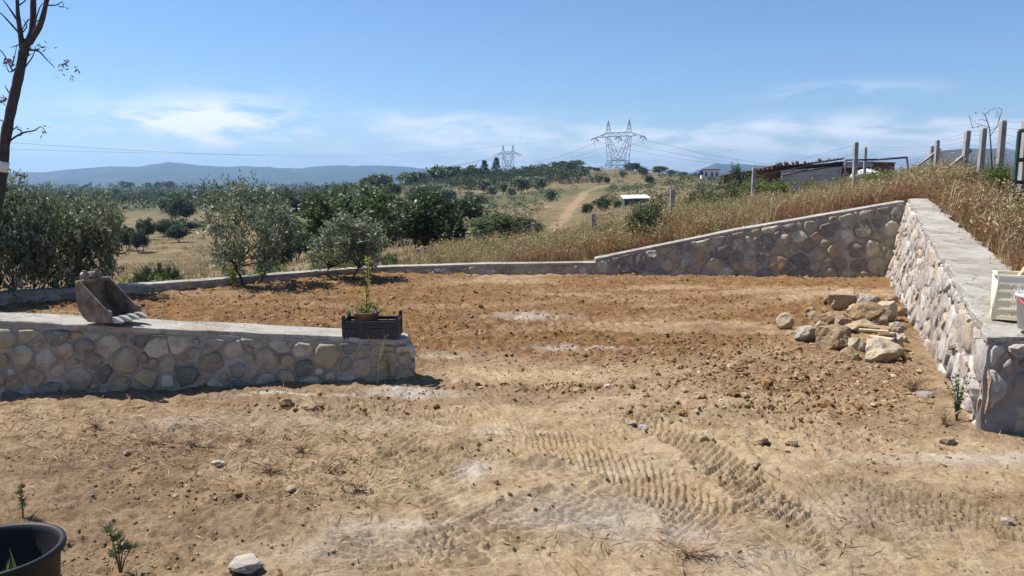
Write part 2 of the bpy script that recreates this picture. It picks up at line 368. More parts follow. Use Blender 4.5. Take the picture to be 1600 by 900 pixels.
M['russet'] = leaf_mat('russet_twig', [(0.12, 0.055, 0.028), (0.20, 0.095, 0.045), (0.28, 0.145, 0.07), (0.36, 0.215, 0.11)], 0.8, 0.2, (0.35, 0.16, 0.07))
M['litter'] = leaf_mat('straw_litter', [(0.24, 0.15, 0.08), (0.36, 0.24, 0.13), (0.48, 0.35, 0.21), (0.30, 0.17, 0.10)], 0.8, 0.1, (0.45, 0.32, 0.14))
M['sap'] = leaf_mat('sapling_leaf', [(0.16, 0.20, 0.02), (0.28, 0.32, 0.03), (0.42, 0.42, 0.05), (0.50, 0.46, 0.10)], 0.5, 0.35, (0.5, 0.5, 0.05))
M['flower'] = leaf_mat('orange_red_petal', [(0.50, 0.10, 0.04), (0.62, 0.18, 0.08), (0.65, 0.32, 0.22)], 0.6, 0.25, (0.6, 0.2, 0.1))
M['dead'] = leaf_mat('dried_red_leaf', [(0.10, 0.03, 0.03), (0.18, 0.05, 0.045), (0.10, 0.07, 0.05)], 0.7, 0.2, (0.25, 0.08, 0.05))
M['bareleaf'] = leaf_mat('curled_dark_leaf', [(0.035, 0.05, 0.025), (0.06, 0.075, 0.04), (0.085, 0.09, 0.055)], 0.6, 0.25)

def terrain_mat():
    m, nt, b = mat_new('terrain', 0.95, 0.1)
    big = noise_n(nt, 0.035, 5, 0.6); med = noise_n(nt, 0.4, 6, 0.65); fine = noise_n(nt, 5.0, 5, 0.7)
    dry = ramp(nt, med, [(0.3, (0.095, 0.068, 0.040)), (0.5, (0.18, 0.128, 0.072)), (0.72, (0.29, 0.21, 0.118))])
    scr = ramp(nt, med, [(0.35, (0.055, 0.066, 0.030)), (0.65, (0.13, 0.125, 0.058))])
    grn = mth(nt, 'MULTIPLY', attr(nt, 'green'), mrange(nt, med, 0.25, 0.50), True)
    c = mixc(nt, grn, dry, scr)
    c = mixc(nt, attr(nt, 'track'), c, (0.36, 0.25, 0.15))
    c = mixc(nt, attr(nt, 'bank'), c, (0.16, 0.105, 0.06))
    c = mixc(nt, 0.5, c, ramp(nt, fine, [(0.3, (0.6, 0.6, 0.6)), (0.7, (1.2, 1.2, 1.2))]), 'MULTIPLY')
    nt.links.new(c, b.inputs['Base Color']); bump(nt, b, fine, 0.6, 0.15)
    return m
M['terrain'] = terrain_mat()
def mountain_mat():
    m, nt, b = mat_new('mountain', 0.95, 0.05)
    n = noise_n(nt, 0.006, 8, 0.65)
    nt.links.new(ramp(nt, n, [(0.35, (0.03, 0.045, 0.03)), (0.6, (0.06, 0.07, 0.045)), (0.75, (0.11, 0.10, 0.07))]), b.inputs['Base Color'])
    return m
M['mountain'] = mountain_mat()

# ------------------------------------------------------------------ wall lines
# right retaining wall: base, top-front and top-back edges, near to far
RW_B = [gp(1530, 683), gp(1385, 436)]
def rz_top(d): return 0.212 + 0.088*d
RW_T = [np.array([3.00, 4.75, rz_top(4.75)]), np.array([6.48, 12.62, rz_top(12.62)])]
RW_K = [np.array([3.66, 4.75, rz_top(4.75)]), np.array([6.80, 12.62, rz_top(12.62)])]
FC = RW_B[1]                                                    # far corner
# far wall, tall stepped run (left to right)
FW_B = [gp(930, 429), gp(1150, 431), gp(1400, 437)]
FW_T = [at(930, 404, FW_B[0][1]+0.03), at(1150, 359, FW_B[1][1]+0.06), at(1413, 314, FW_B[2][1]+0.09)]
FW_K = [p + np.array([0.02, 0.30, 0]) for p in FW_T]
# low back wall (left to right)
bl = [(-160, 486, 470), (30, 476, 456), (200, 462, 446), (330, 450, 437), (480, 435, 425), (590, 427.5, 417), (760, 428, 412), (932, 429, 410)]
LW_B = [gp(x, y) for x, y, t in bl]
LW_T = [at(x, t, p[1]+0.02) for (x, y, t), p in zip(bl, LW_B)]
def offs(Bs, Ts, w):
    out = []
    for i, t in enumerate(Ts):
        d = Bs[min(i+1, len(Bs)-1)] - Bs[max(i-1, 0)]; n = np.array([-d[1], d[0], 0]); n /= np.linalg.norm(n)
        out.append(t + n*w)
    return out
LW_K = offs(LW_B, LW_T, 0.24)
# left front wall (left to right); continues out of frame
_a, _b = gp(0, 626), gp(618, 601); _dir = (_b-_a)/np.linalg.norm(_b-_a)
FL_B = [_a - _dir*3.5, _a, _b]
FL_T = [np.array([_a[0]-3.5*_dir[0], _a[1]-3.5*_dir[1]+0.02, 0.86]), at(0, 501, _a[1]+0.02), at(618, 530, _b[1]+0.02)]
FL_K = offs(FL_B, FL_T, 0.34)

_t, _k = FL_T[2], FL_K[2]
for dx, dy in ((.07, .04), (.115, .12), (.12, .22), (.08, .31)):
    FL_B.append(_b + np.array([dx, dy, 0])); FL_T.append(_t + np.array([dx*.8-.01, dy, -.02*dx/.12])); FL_K.append(np.array([_t[0]-.02, _t[1]+.31, _t[2]-.004]))
# yard polygon (wall centre lines)
YP = [(-9.5, LW_B[0][1]-1.0)] + [tuple((b_[:2]+k_[:2])/2) for b_, k_ in zip(LW_B, LW_K)] + \
     [tuple((b_[:2]+k_[:2])/2) for b_, k_ in zip(FW_B[1:], FW_K[1:])] + [tuple((RW_B[1][:2]+RW_K[1][:2])/2)] + \
     [(3.35, 4.95), (9.0, 4.95), (9.0, -8.0), (-9.5, -8.0)]
def in_poly(x, y, P):
    c = np.zeros(x.shape, bool); n = len(P); j = n-1
    for i in range(n):
        xi, yi = P[i]; xj, yj = P[j]
        k = ((yi > y) != (yj > y)) & (x < (xj-xi)*(y-yi)/((yj-yi) or 1e-12) + xi)
        c ^= k; j = i
    return c
def seg_dist(x, y, a, b):
    ax, ay, bx, by = a[0], a[1], b[0], b[1]; dx, dy = bx-ax, by-ay
    t = np.clip(((x-ax)*dx + (y-ay)*dy)/(dx*dx+dy*dy), 0, 1)
    return np.hypot(x-ax-t*dx, y-ay-t*dy)

# ------------------------------------------------------------------ yard ground
def path_st(x, y, P):
    """nearest arc length and signed offset along a polyline"""
    best = np.full(x.shape, 1e9); S_ = np.zeros_like(x); T_ = np.zeros_like(x); acc = 0.0
    for a, b in zip(P[:-1], P[1:]):
        dx, dy = b[0]-a[0], b[1]-a[1]; L = math.hypot(dx, dy); ux, uy = dx/L, dy/L
        s = (x-a[0])*ux + (y-a[1])*uy; sc = np.clip(s, 0, L); q = np.hypot(x-a[0]-sc*ux, y-a[1]-sc*uy)
        t = -(x-a[0])*uy + (y-a[1])*ux; m = q < best
        best = np.where(m, q, best); S_ = np.where(m, acc+sc, S_); T_ = np.where(m, np.sign(t)*q, T_); acc += L
    return S_, T_, acc
def smooth_path(P, n=6):
    P = [np.array(p[:2]) for p in P]; Q = []
    for i in range(len(P)-1):
        p0, p1, p2, p3 = P[max(i-1, 0)], P[i], P[i+1], P[min(i+2, len(P)-1)]
        for k in range(n):
            t = k/n; Q.append(.5*((2*p1) + (p2-p0)*t + (2*p0-5*p1+4*p2-p3)*t*t + (3*p1-p0-3*p2+p3)*t**3))
    return Q + [P[-1]]
def lug_track(x, y, P, w, period, depth, skew=0.0, herring=0.0, seed=0):
    bb = np.array(P); z = np.zeros_like(x); mm = np.zeros_like(x)
    k = (x > bb[:, 0].min()-w) & (x < bb[:, 0].max()+w) & (y > bb[:, 1].min()-w) & (y < bb[:, 1].max()+w)
    if not k.any(): return z, mm
    x, y = x[k], y[k]
    s, t, L = path_st(x, y, P); wob = fbm(x*5, y*5, seed, 3)-0.5; fade = np.clip(fbm(x*1.9, y*1.9, seed+5, 4)*4.6-1.45, 0, 1)
    tt = t + wob*0.07; m = sm(w/2-np.abs(tt), -0.01, 0.03)*sm(s, 0, 0.3)*sm(L-s, 0, 0.3)
    ph = (s + skew*t + herring*np.abs(t) + wob*0.05)/period
    r = sm(np.abs((ph-np.floor(ph))*2-1), 0.42, 0.60)
    berm = np.exp(-((np.abs(tt)-w/2-.02)/.035)**2)*sm(s, 0, 0.3)*sm(L-s, 0, 0.3)
    h = m*depth*((r-0.8)*fade - 0.25*(1-fade)) + berm*depth*0.5*(0.4+fbm(x*9, y*9, seed+8, 2))
    z[k] = h; mm[k] = m; return z, mm
TR = []
def track(pts, w, period, depth, skew=0.0, herring=0.0): TR.append((smooth_path([gp(*p) for p in pts]), w, period, depth, skew, herring))
track([(430, 765), (560, 735), (720, 712), (860, 690), (1030, 668), (1240, 640), (1330, 620)], 0.42, 0.067, 0.0325, 0.8)
track([(1150, 715), (1240, 765), (1400, 825), (1560, 885), (1700, 940)], 0.46, 0.069, 0.0403, -0.75)
track([(1260, 610), (1235, 660), (1225, 705), (1290, 745), (1500, 800), (1700, 850)], 0.40, 0.073, 0.0286, -1.2)
track([(640, 905), (760, 835), (880, 795), (1020, 770), (1200, 760), (1350, 790)], 0.42, 0.065, 0.0286, 0.9)
track([(440, 650), (600, 640), (740, 655), (860, 690), (980, 735), (1090, 800), (1130, 900)], 0.40, 0.062, 0.0221, 1.3)
track([(480, 900), (620, 860), (800, 870), (960, 905)], 0.42, 0.069, 0.0260, 1.1)
track([(640, 575), (820, 590), (1000, 575), (1180, 545), (1330, 500)], 0.55, 0.110, 0.0180, 0.6)
track([(300, 470), (600, 480), (900, 470), (1200, 455)], 0.50, 0.120, 0.0150, 0.2)
track([(660, 520), (900, 510), (1150, 480), (1330, 450)], 0.50, 0.120, 0.0170, -0.4)
track([(960, 640), (1090, 700), (1200, 790), (1260, 905)], 0.34, 0.060, 0.0247, 0.9)
track([(1480, 700), (1330, 690), (1180, 672), (1060, 655)], 0.38, 0.065, 0.0221, -0.8)
track([(520, 640), (640, 700), (720, 790), (700, 905)], 0.36, 0.065, 0.0247, 0.5)
DIMP = [gp(910, 735), gp(1140, 760)]
GOU = [(gp(862, 682), 0.26, 0.05), (gp(640, 812), 0.28, -0.05), (gp(735, 672), 0.18, 0.03), (gp(450, 770), 0.35, 0.03)]
def yard_low(x, y):
    z = 0.05*(fbm(x*0.35, y*0.35, 3, 3)-0.5)
    d = np.minimum(seg_dist(x, y, FL_B[1], FL_B[2]), seg_dist(x, y, FL_B[0], FL_B[1]))
    z = z + 0.05*np.exp(-(d/0.30)**2)*(0.4+1.2*fbm(x*1.7, y*1.7, 9, 3))
    c = gp(470, 632); z = z + 0.05*np.exp(-(((x-c[0])/0.6)**2 + ((y-c[1])/0.16)**2))
    z = z + 0.13*np.exp(-(((x-PILE[0])/.42)**2 + ((y-PILE[1]-.1)/.55)**2))
    d2 = seg_dist(x, y, RW_B[0], RW_B[1]); z = z + 0.06*np.exp(-(d2/0.35)**2)*fbm(x*2, y*2, 21, 3)
    return z
def tilled_mask(x, y):
    b = 6.45 + 0.9*(fbm(x*0.6, y*0.6, 31, 3)-0.5)*2 + 0.22*np.clip(x-1.5, 0, 4)
    m = sm(y, b-0.35, b+0.9)
    pale = sm(fbm(x*0.45+3, y*1.3, 44, 4), 0.56, 0.72)
    return m*(1-0.6*pale)
def cloddy_mask(x, y):
    c = gp(1270, 590); m = np.exp(-(((x-c[0])/1.5)**2 + ((y-c[1])/1.1)**2))
    for px, py, a, b_ in ((900, 605, 1.2, .25), (560, 640, .8, .2), (1040, 640, .5, .18), (760, 600, .7, .15), (430, 770, .6, .25), (1250, 640, 1.1, .25), (560, 690, .8, .2), (1400, 650, .5, .2), (320, 790, .6, .2)):
        c = gp(px, py); m = np.maximum(m, 0.85*np.exp(-(((x-c[0])/a)**2 + ((y-c[1])/b_)**2)))
    return m
def clod_mask(x, y):
    c = gp(1260, 590); m = np.exp(-(((x-c[0])/1.5)**2 + ((y-c[1])/1.1)**2))
    for px, py, a, b_, s_ in ((900, 605, 1.2, .22, .8), (560, 640, .8, .12, .35), (1040, 645, .5, .14, .8), (1250, 640, 1.1, .25, .9), (430, 770, .6, .2, .25), (1400, 650, .5, .2, .6), (560, 755, .5, .12, .3), (470, 640, .3, .08, .8)):
        c = gp(px, py); m = np.maximum(m, s_*np.exp(-(((x-c[0])/a)**2 + ((y-c[1])/b_)**2)))
    return m
PILE = gp(1352, 528)
def brown_mask(x, y):
    return np.clip(sm(fbm(x*0.9+5, y*1.4, 431, 4), 0.50, 0.66)*0.8 + sm(-x, 0.2, 1.8)*0.6, 0, 1)
def yard_z(x, y, full=False):
    z = yard_low(x, y); T = tilled_mask(x, y); C = cloddy_mask(x, y)
    rough = np.maximum(np.maximum(T*0.8, C), 0.6*brown_mask(x, y))
    n = fbm(x*5.5, y*6.5, 61, 5, gain=0.55); n2 = np.abs(fbm(x*2.2, y*4.5, 71, 4)-0.5)*2
    z = z + rough*(0.075*(n-0.5) + 0.045*(n2-0.25)) + T*(0.060*np.clip(fbm(x*7, y*8, 63, 3)-.5, 0, 1) + .040*(np.abs(fbm(x*11, y*12, 67, 2)-.5)*2-.25)) + T*0.022*(fbm(x*0.8, y*7, 81, 3)-0.5)*2
    z = z + (1-rough)*(0.032*(fbm(x*6, y*6, 91, 5, gain=0.62)-0.5) + 0.026*(fbm(x*1.6, y*1.6, 95, 3)-0.5))
    fn = fbm(x*26, y*26, 101, 3, gain=0.6)-0.5
    z = z + fn*(0.022 + 0.036*rough)
    z = z + 0.014*np.clip(fbm(x*13, y*13, 107, 2)-0.58, 0, 1)*2*(0.6+rough)
    tm = np.zeros_like(z)
    for k, (P_, w, p, dpt, sk, he) in enumerate(TR):
        h, m = lug_track(x, y, P_, w, p, dpt, sk, he, 200+k*13); z = z*(1-.25*m) + h; tm = np.maximum(tm, m)
    dm = sm(0.42-seg_dist(x, y, DIMP[0], DIMP[1]), -0.05, 0.12)
    z = z + dm*0.011*np.sin(x*75+np.sin(y*18))*np.sin(y*62+x*9)
    for c, r, h in GOU:
        q = ((x-c[0])/r)**2 + ((y-c[1])/(r*0.45))**2
        z = z + h*np.exp(-q*1.6)*(0.7+0.6*fbm(x*9, y*9, 303, 3)) - abs(h)*0.6*np.exp(-(((x-c[0]+r*.2)/r)**2 + ((y-c[1]-r*.75)/(r*0.5))**2)*2)
    if not full: return z
    T = T*(1-.25*tm)
    gr = np.zeros_like(z)
    for px, py, a, b_, s in ((640, 618, .42, .09, 1.0), (470, 625, .55, .05, .9), (900, 800, .5, .25, .8), (1010, 835, .4, .18, .8), (1330, 800, .5, .3, .45), (330, 660, .9, .2, .4), (540, 850, .5, .2, .6), (1200, 870, .5, .15, .5), (1500, 720, .8, .15, .4), (980, 730, .6, .2, .3), (500, 660, .9, .2, .4)):
        c = gp(px, py); gr = np.maximum(gr, s*np.exp(-(((x-c[0])/a)**2 + ((y-c[1])/b_)**2)))
    gr = np.clip(gr*(0.35 + 1.5*fbm(x*5, y*5, 401, 4)) - 0.1, 0, 1)
    ch = np.zeros_like(z)
    for px, py, a, b_, s in ((640, 612, .25, .06, .6), (455, 625, .35, .03, .7), (630, 815, .24, .08, .55), (740, 735, .10, .16, .5), (830, 495, .5, .25, .45), (910, 545, .5, .08, .5), (770, 675, .12, .12, .4), (690, 555, .4, .1, .35), (1530, 715, .5, .06, .45), (940, 820, .3, .08, .3)):
        c = gp(px, py); ch = np.maximum(ch, s*np.exp(-(((x-c[0])/a)**2 + ((y-c[1])/b_)**2)))
    ch = np.clip(ch*(0.5+1.1*fbm(x*7, y*7, 421, 3)), 0, 1)
    br = np.maximum(0.9*C, brown_mask(x, y))
    br = np.clip(br + 0.35*sm(y, 5.2, 6.4), 0, 1)*(1-.5*tm)
    return z, T, gr, ch, br
th = np.radians(np.concatenate([np.linspace(-180, -44, 50, endpoint=False), np.linspace(-44, 44, 520, endpoint=False), np.linspace(44, 180, 51)]))
rr = np.concatenate([[0.02, 0.4, 0.9], np.exp(np.arange(math.log(1.4), math.log(17.0), 0.0041))])
def polar(th, rr):
    A, Q = np.meshgrid(th, rr); x = Q*np.sin(A); y = Q*np.cos(A); nr, na = A.shape
    i = np.arange(nr-1)[:, None]*na + np.arange(na-1)[None, :]
    f = np.stack([i, i+1, i+na+1, i+na], -1).reshape(-1, 4)[:, ::-1]
    return x.ravel(), y.ravel(), f
def compact(v, f, attrs):
    used = np.zeros(len(v), bool); used[f.ravel()] = True; idx = np.cumsum(used)-1
    return v[used], idx[f], {k: a[used] for k, a in attrs.items()}
gx, gy, gf = polar(th, rr)
ins = in_poly(gx, gy, YP)
gf = gf[ins[gf].any(1)]
used = np.zeros(len(gx), bool); used[gf.ravel()] = True
gz = np.zeros_like(gx); at_ = {k: np.zeros_like(gx) for k in ('tilled', 'grey', 'chalk', 'brown')}
z_, T_, g_, c_, b_ = yard_z(gx[used], gy[used], True)
gz[used] = z_; at_['tilled'][used] = T_; at_['grey'][used] = g_; at_['chalk'][used] = c_; at_['brown'][used] = b_
v_, f_, a_ = compact(np.stack([gx, gy, gz], 1), gf, at_)
tag(link('yard_ground', np_mesh('yard_ground', v_, f_, M['soil'], True, a_)), kind='structure')
def yz(x, y): return float(yard_z(np.array([float(x)]), np.array([float(y)]))[0])

# ------------------------------------------------------------------ terrain beyond
TT = {
 -200: [(3, 0), (9, -.05), (10.5, -.15), (14, -.7), (25, -2.6), (60, -5.2), (80, -5.5), (150, -6), (200, -6.9), (350, -8.3), (800, -9), (1500, -14), (3000, -20)],
 300: [(3, 0), (11, -.05), (12, -.15), (15, -.7), (25, -2.5), (60, -5.1), (80, -5.5), (150, -6), (200, -6.9), (350, -8.3), (800, -9), (1500, -14), (3000, -20)],
 450: [(3, 0), (12.6, -.1), (16, -.6), (30, -2.4), (60, -4.6), (100, -5.3), (150, -5.8), (250, -6.5), (800, -9), (1500, -14), (3000, -20)],
 600: [(3, 0), (13.5, -.05), (16, -.4), (22, -1.0), (40, -2.6), (100, -4.6), (150, -4.1), (220, -3.0), (290, .2), (360, -2), (800, -9), (1500, -14), (3000, -20)],
 700: [(3, 0), (13.6, 0), (16, -.1), (22, -.6), (40, -2.2), (70, -3.6), (120, -4.3), (170, -4.4), (230, -2.2), (320, 2.7), (400, 1), (800, 5), (1500, -14), (3000, -20)],
 800: [(3, 0), (13.6, .05), (16, .05), (22, -.3), (40, -1.8), (70, -3.2), (120, -4.0), (180, -3.2), (230, -1.5), (350, 5.0), (420, 4.5), (600, 8), (800, 12.5), (1000, 10), (1500, -14), (3000, -20)],
 870: [(3, 0), (13.6, .10), (18, .1), (24, -.3), (45, -1.6), (70, -2.6), (100, -3.8), (170, -2.0), (240, .4), (350, 8.0), (430, 7.4), (800, 9), (1500, -12), (3000, -20)],
 960: [(3, .1), (13.6, .28), (18, .35), (24, .15), (40, -.8), (80, -1.8), (110, -1.7), (180, -.6), (250, 1.4), (400, 7.9), (460, 7.6), (800, 2), (1500, -10), (3000, -20)],
 1090: [(3, .3), (13.4, .53), (18, .78), (25, .8), (40, .4), (60, .05), (120, 0.2), (200, 1.8), (350, 4.3), (500, 3), (1500, -10), (3000, -20)],
 1200: [(3, .5), (13.0, .78), (18, .88), (25, .85), (40, .90), (80, 1.05), (300, 1.6), (1500, -8), (3000, -20)],
 1330: [(3, .7), (12.9, 1.04), (16, 1.12), (20, 1.15), (30, 1.20), (60, 1.4), (300, 1.7), (1500, -8), (3000, -20)],
 1450: [(3, .5), (7, .76), (10, 1.02), (12.6, 1.22), (16, 1.45), (22, 1.8), (30, 2.0), (60, 2.1), (300, 2.2), (1500, -6), (3000, -20)],
 1600: [(3, .5), (5, .58), (7.3, .80), (10, 1.03), (14, 1.4), (20, 1.75), (30, 2.0), (300, 2.2), (1500, -6), (3000, -20)],
 2300: [(3, .5), (5, .62), (10, 1.2), (30, 2.0), (300, 2.5), (1500, -6), (3000, -20)]}
_pxs = np.array(sorted(TT)); _ld = np.linspace(math.log(3), math.log(3000), 260)
_tab = np.array([np.interp(_ld, [math.log(d) for d, z in TT[p]], [z for d, z in TT[p]]) for p in _pxs])
for _ in range(2): _tab[:, 1:-1] = (_tab[:, :-2] + 2*_tab[:, 1:-1] + _tab[:, 2:])/4
def terrain_z(x, y):
    x = np.asarray(x, float); y = np.asarray(y, float); r = np.hypot(x, y)
    d = np.maximum(y, r*0.42); px = np.clip(800 + 1200*x/np.maximum(d, 1e-3)*0.9905, -200, 2299)
    k = np.clip(np.searchsorted(_pxs, px, side='right')-1, 0, len(_pxs)-2)
    fx = (px-_pxs[k])/(_pxs[k+1]-_pxs[k]); fx = fx*fx*(3-2*fx)*0.5 + fx*0.5
    q = np.clip((np.log(np.clip(d, 3, 2999))-_ld[0])/(_ld[1]-_ld[0]), 0, len(_ld)-1.001); j = q.astype(int); fq = q-j
    z0 = _tab[k, j]*(1-fq) + _tab[k, j+1]*fq; z1 = _tab[k+1, j]*(1-fq) + _tab[k+1, j+1]*fq
    z = z0*(1-fx) + z1*fx
    z = z*sm(y, -3, 2)
    amp = np.clip((d-14)/60, 0, 1)
    z = z + amp*(0.5*(fbm(x*0.05, y*0.05, 501, 4)-0.5) + np.clip(d/150, 0, 2.2)*1.1*(fbm(x*0.012, y*0.012, 511, 5)-0.5))
    z = z + np.clip((d-5)/30, 0.15, 1)*0.10*(fbm(x*0.9, y*0.9, 521, 4)-0.5)
    return z
def tz(x, y): return float(terrain_z(np.array([float(x)]), np.array([float(y)]))[0])
th2 = np.radians(np.concatenate([np.linspace(-180, -48, 44, endpoint=False), np.linspace(-48, 48, 420, endpoint=False), np.linspace(48, 180, 45)]))
rr2 = np.exp(np.arange(math.log(4.2), math.log(3100), 0.019))
x2, y2, f2 = polar(th2, rr2)
z2 = terrain_z(x2, y2)
keep = ~in_poly(x2, y2, YP)
f2 = f2[keep[f2].any(1)]
inside = ~keep; z2[inside] = np.minimum(z2[inside], -0.25)
d2 = np.maximum(y2, 1); pxx = 800 + 1200*x2/d2*0.9905
green = np.clip(sm(fbm(x2*0.02, y2*0.02, 601, 4), 0.42, 0.62), 0, 1)
green = np.maximum(green*np.where(d2 > 130, 1.0, 0.4), sm(d2, 190, 260)*sm(590-pxx, 0, 60))
green = np.where((pxx > 180) & (pxx < 420) & (d2 > 50) & (d2 < 210), 0.12, green)
hillg = np.exp(-((pxx-770)/80)**2)*sm(d2, 250, 300)
green = np.clip(np.maximum(green + .3*sm(d2, 110, 200), hillg), 0, 1)*np.clip(d2/60, 0.3, 1)
green = np.where((pxx > 190) & (pxx < 330) & (d2 > 50) & (d2 < 190), 0.3, green)
def pl_dist(x, y, pts):
    o = np.full(x.shape, 1e9)
    for a, b2 in zip(pts[:-1], pts[1:]): o = np.minimum(o, seg_dist(x, y, a, b2))
    return o
TRK = [(862, 62), (868, 80), (884, 110), (903, 150), (912, 190), (940, 215), (1010, 230), (1100, 235)]
trk = [np.array([(p-800)/1200*d/0.9905, d]) for p, d in TRK]
tw = np.interp(d2, [60, 250], [0.7, 1.4])
tr_a = sm(tw*1.2-pl_dist(x2, y2, trk), 0, tw*0.5)
bnk = np.zeros_like(x2)
for pts in ([(660, 150), (760, 155), (850, 128), (862, 100)], [(905, 205), (1000, 250), (1100, 265)], [(700, 200), (790, 215), (880, 222)]):
    pp = [np.array([(p-800)/1200*d/0.9905, d]) for p, d in pts]
    bnk = np.maximum(bnk, sm(2.4-pl_dist(x2, y2, pp), 0, 1.6)*sm(fbm(x2*.1, y2*.1, 777, 3), .3, .6))
v_, f_, a_ = compact(np.stack([x2, y2, z2], 1), f2, {'green': green, 'track': tr_a*0.42, 'bank': bnk*0.7})
tag(link('terrain', np_mesh('terrain', v_, f_, M['terrain'], True, a_)), kind='structure')

# mountains
SK = [(-900, 272), (-400, 274), (0, 277), (60, 275.5), (130, 271), (185, 267), (230, 267), (275, 261.5), (330, 266), (430, 267), (470, 269), (520, 264.5), (600, 264.5), (660, 267), (720, 272), (800, 276), (1000, 279), (1075, 273), (1112, 257.5), (1160, 261), (1225, 268), (1400, 272), (1600, 274), (2400, 270)]
thm = np.radians(np.linspace(-62, 62, 620)); rm = np.linspace(2900, 7000, 70)
x3, y3, f3 = polar(thm, rm)
pm = 800 + 1200*np.tan(np.arctan2(x3, y3))*0.9905; rd = np.hypot(x3, y3)
ys = np.interp(pm, [p for p, q in SK], [q for p, q in SK])
top = (284-ys)/1200*5000*1.16
w = np.where(rd < 5000, sm(rd, 2900, 5050), 1-0.6*sm(rd, 5000, 7000))
rg = np.abs(fbm(x3*0.0016, y3*0.0016, 901, 5)-0.5)*2
z3 = -22 + w*(top+22)*(0.86+0.0*rg) + w*60*(0.40-rg)*1.0 + 4*(fbm(x3*.01, y3*.01, 911, 3)-.5)
tag(link('mountains', np_mesh('mountains', np.stack([x3, y3, z3], 1), f3, M['mountain'], True)), kind='structure')

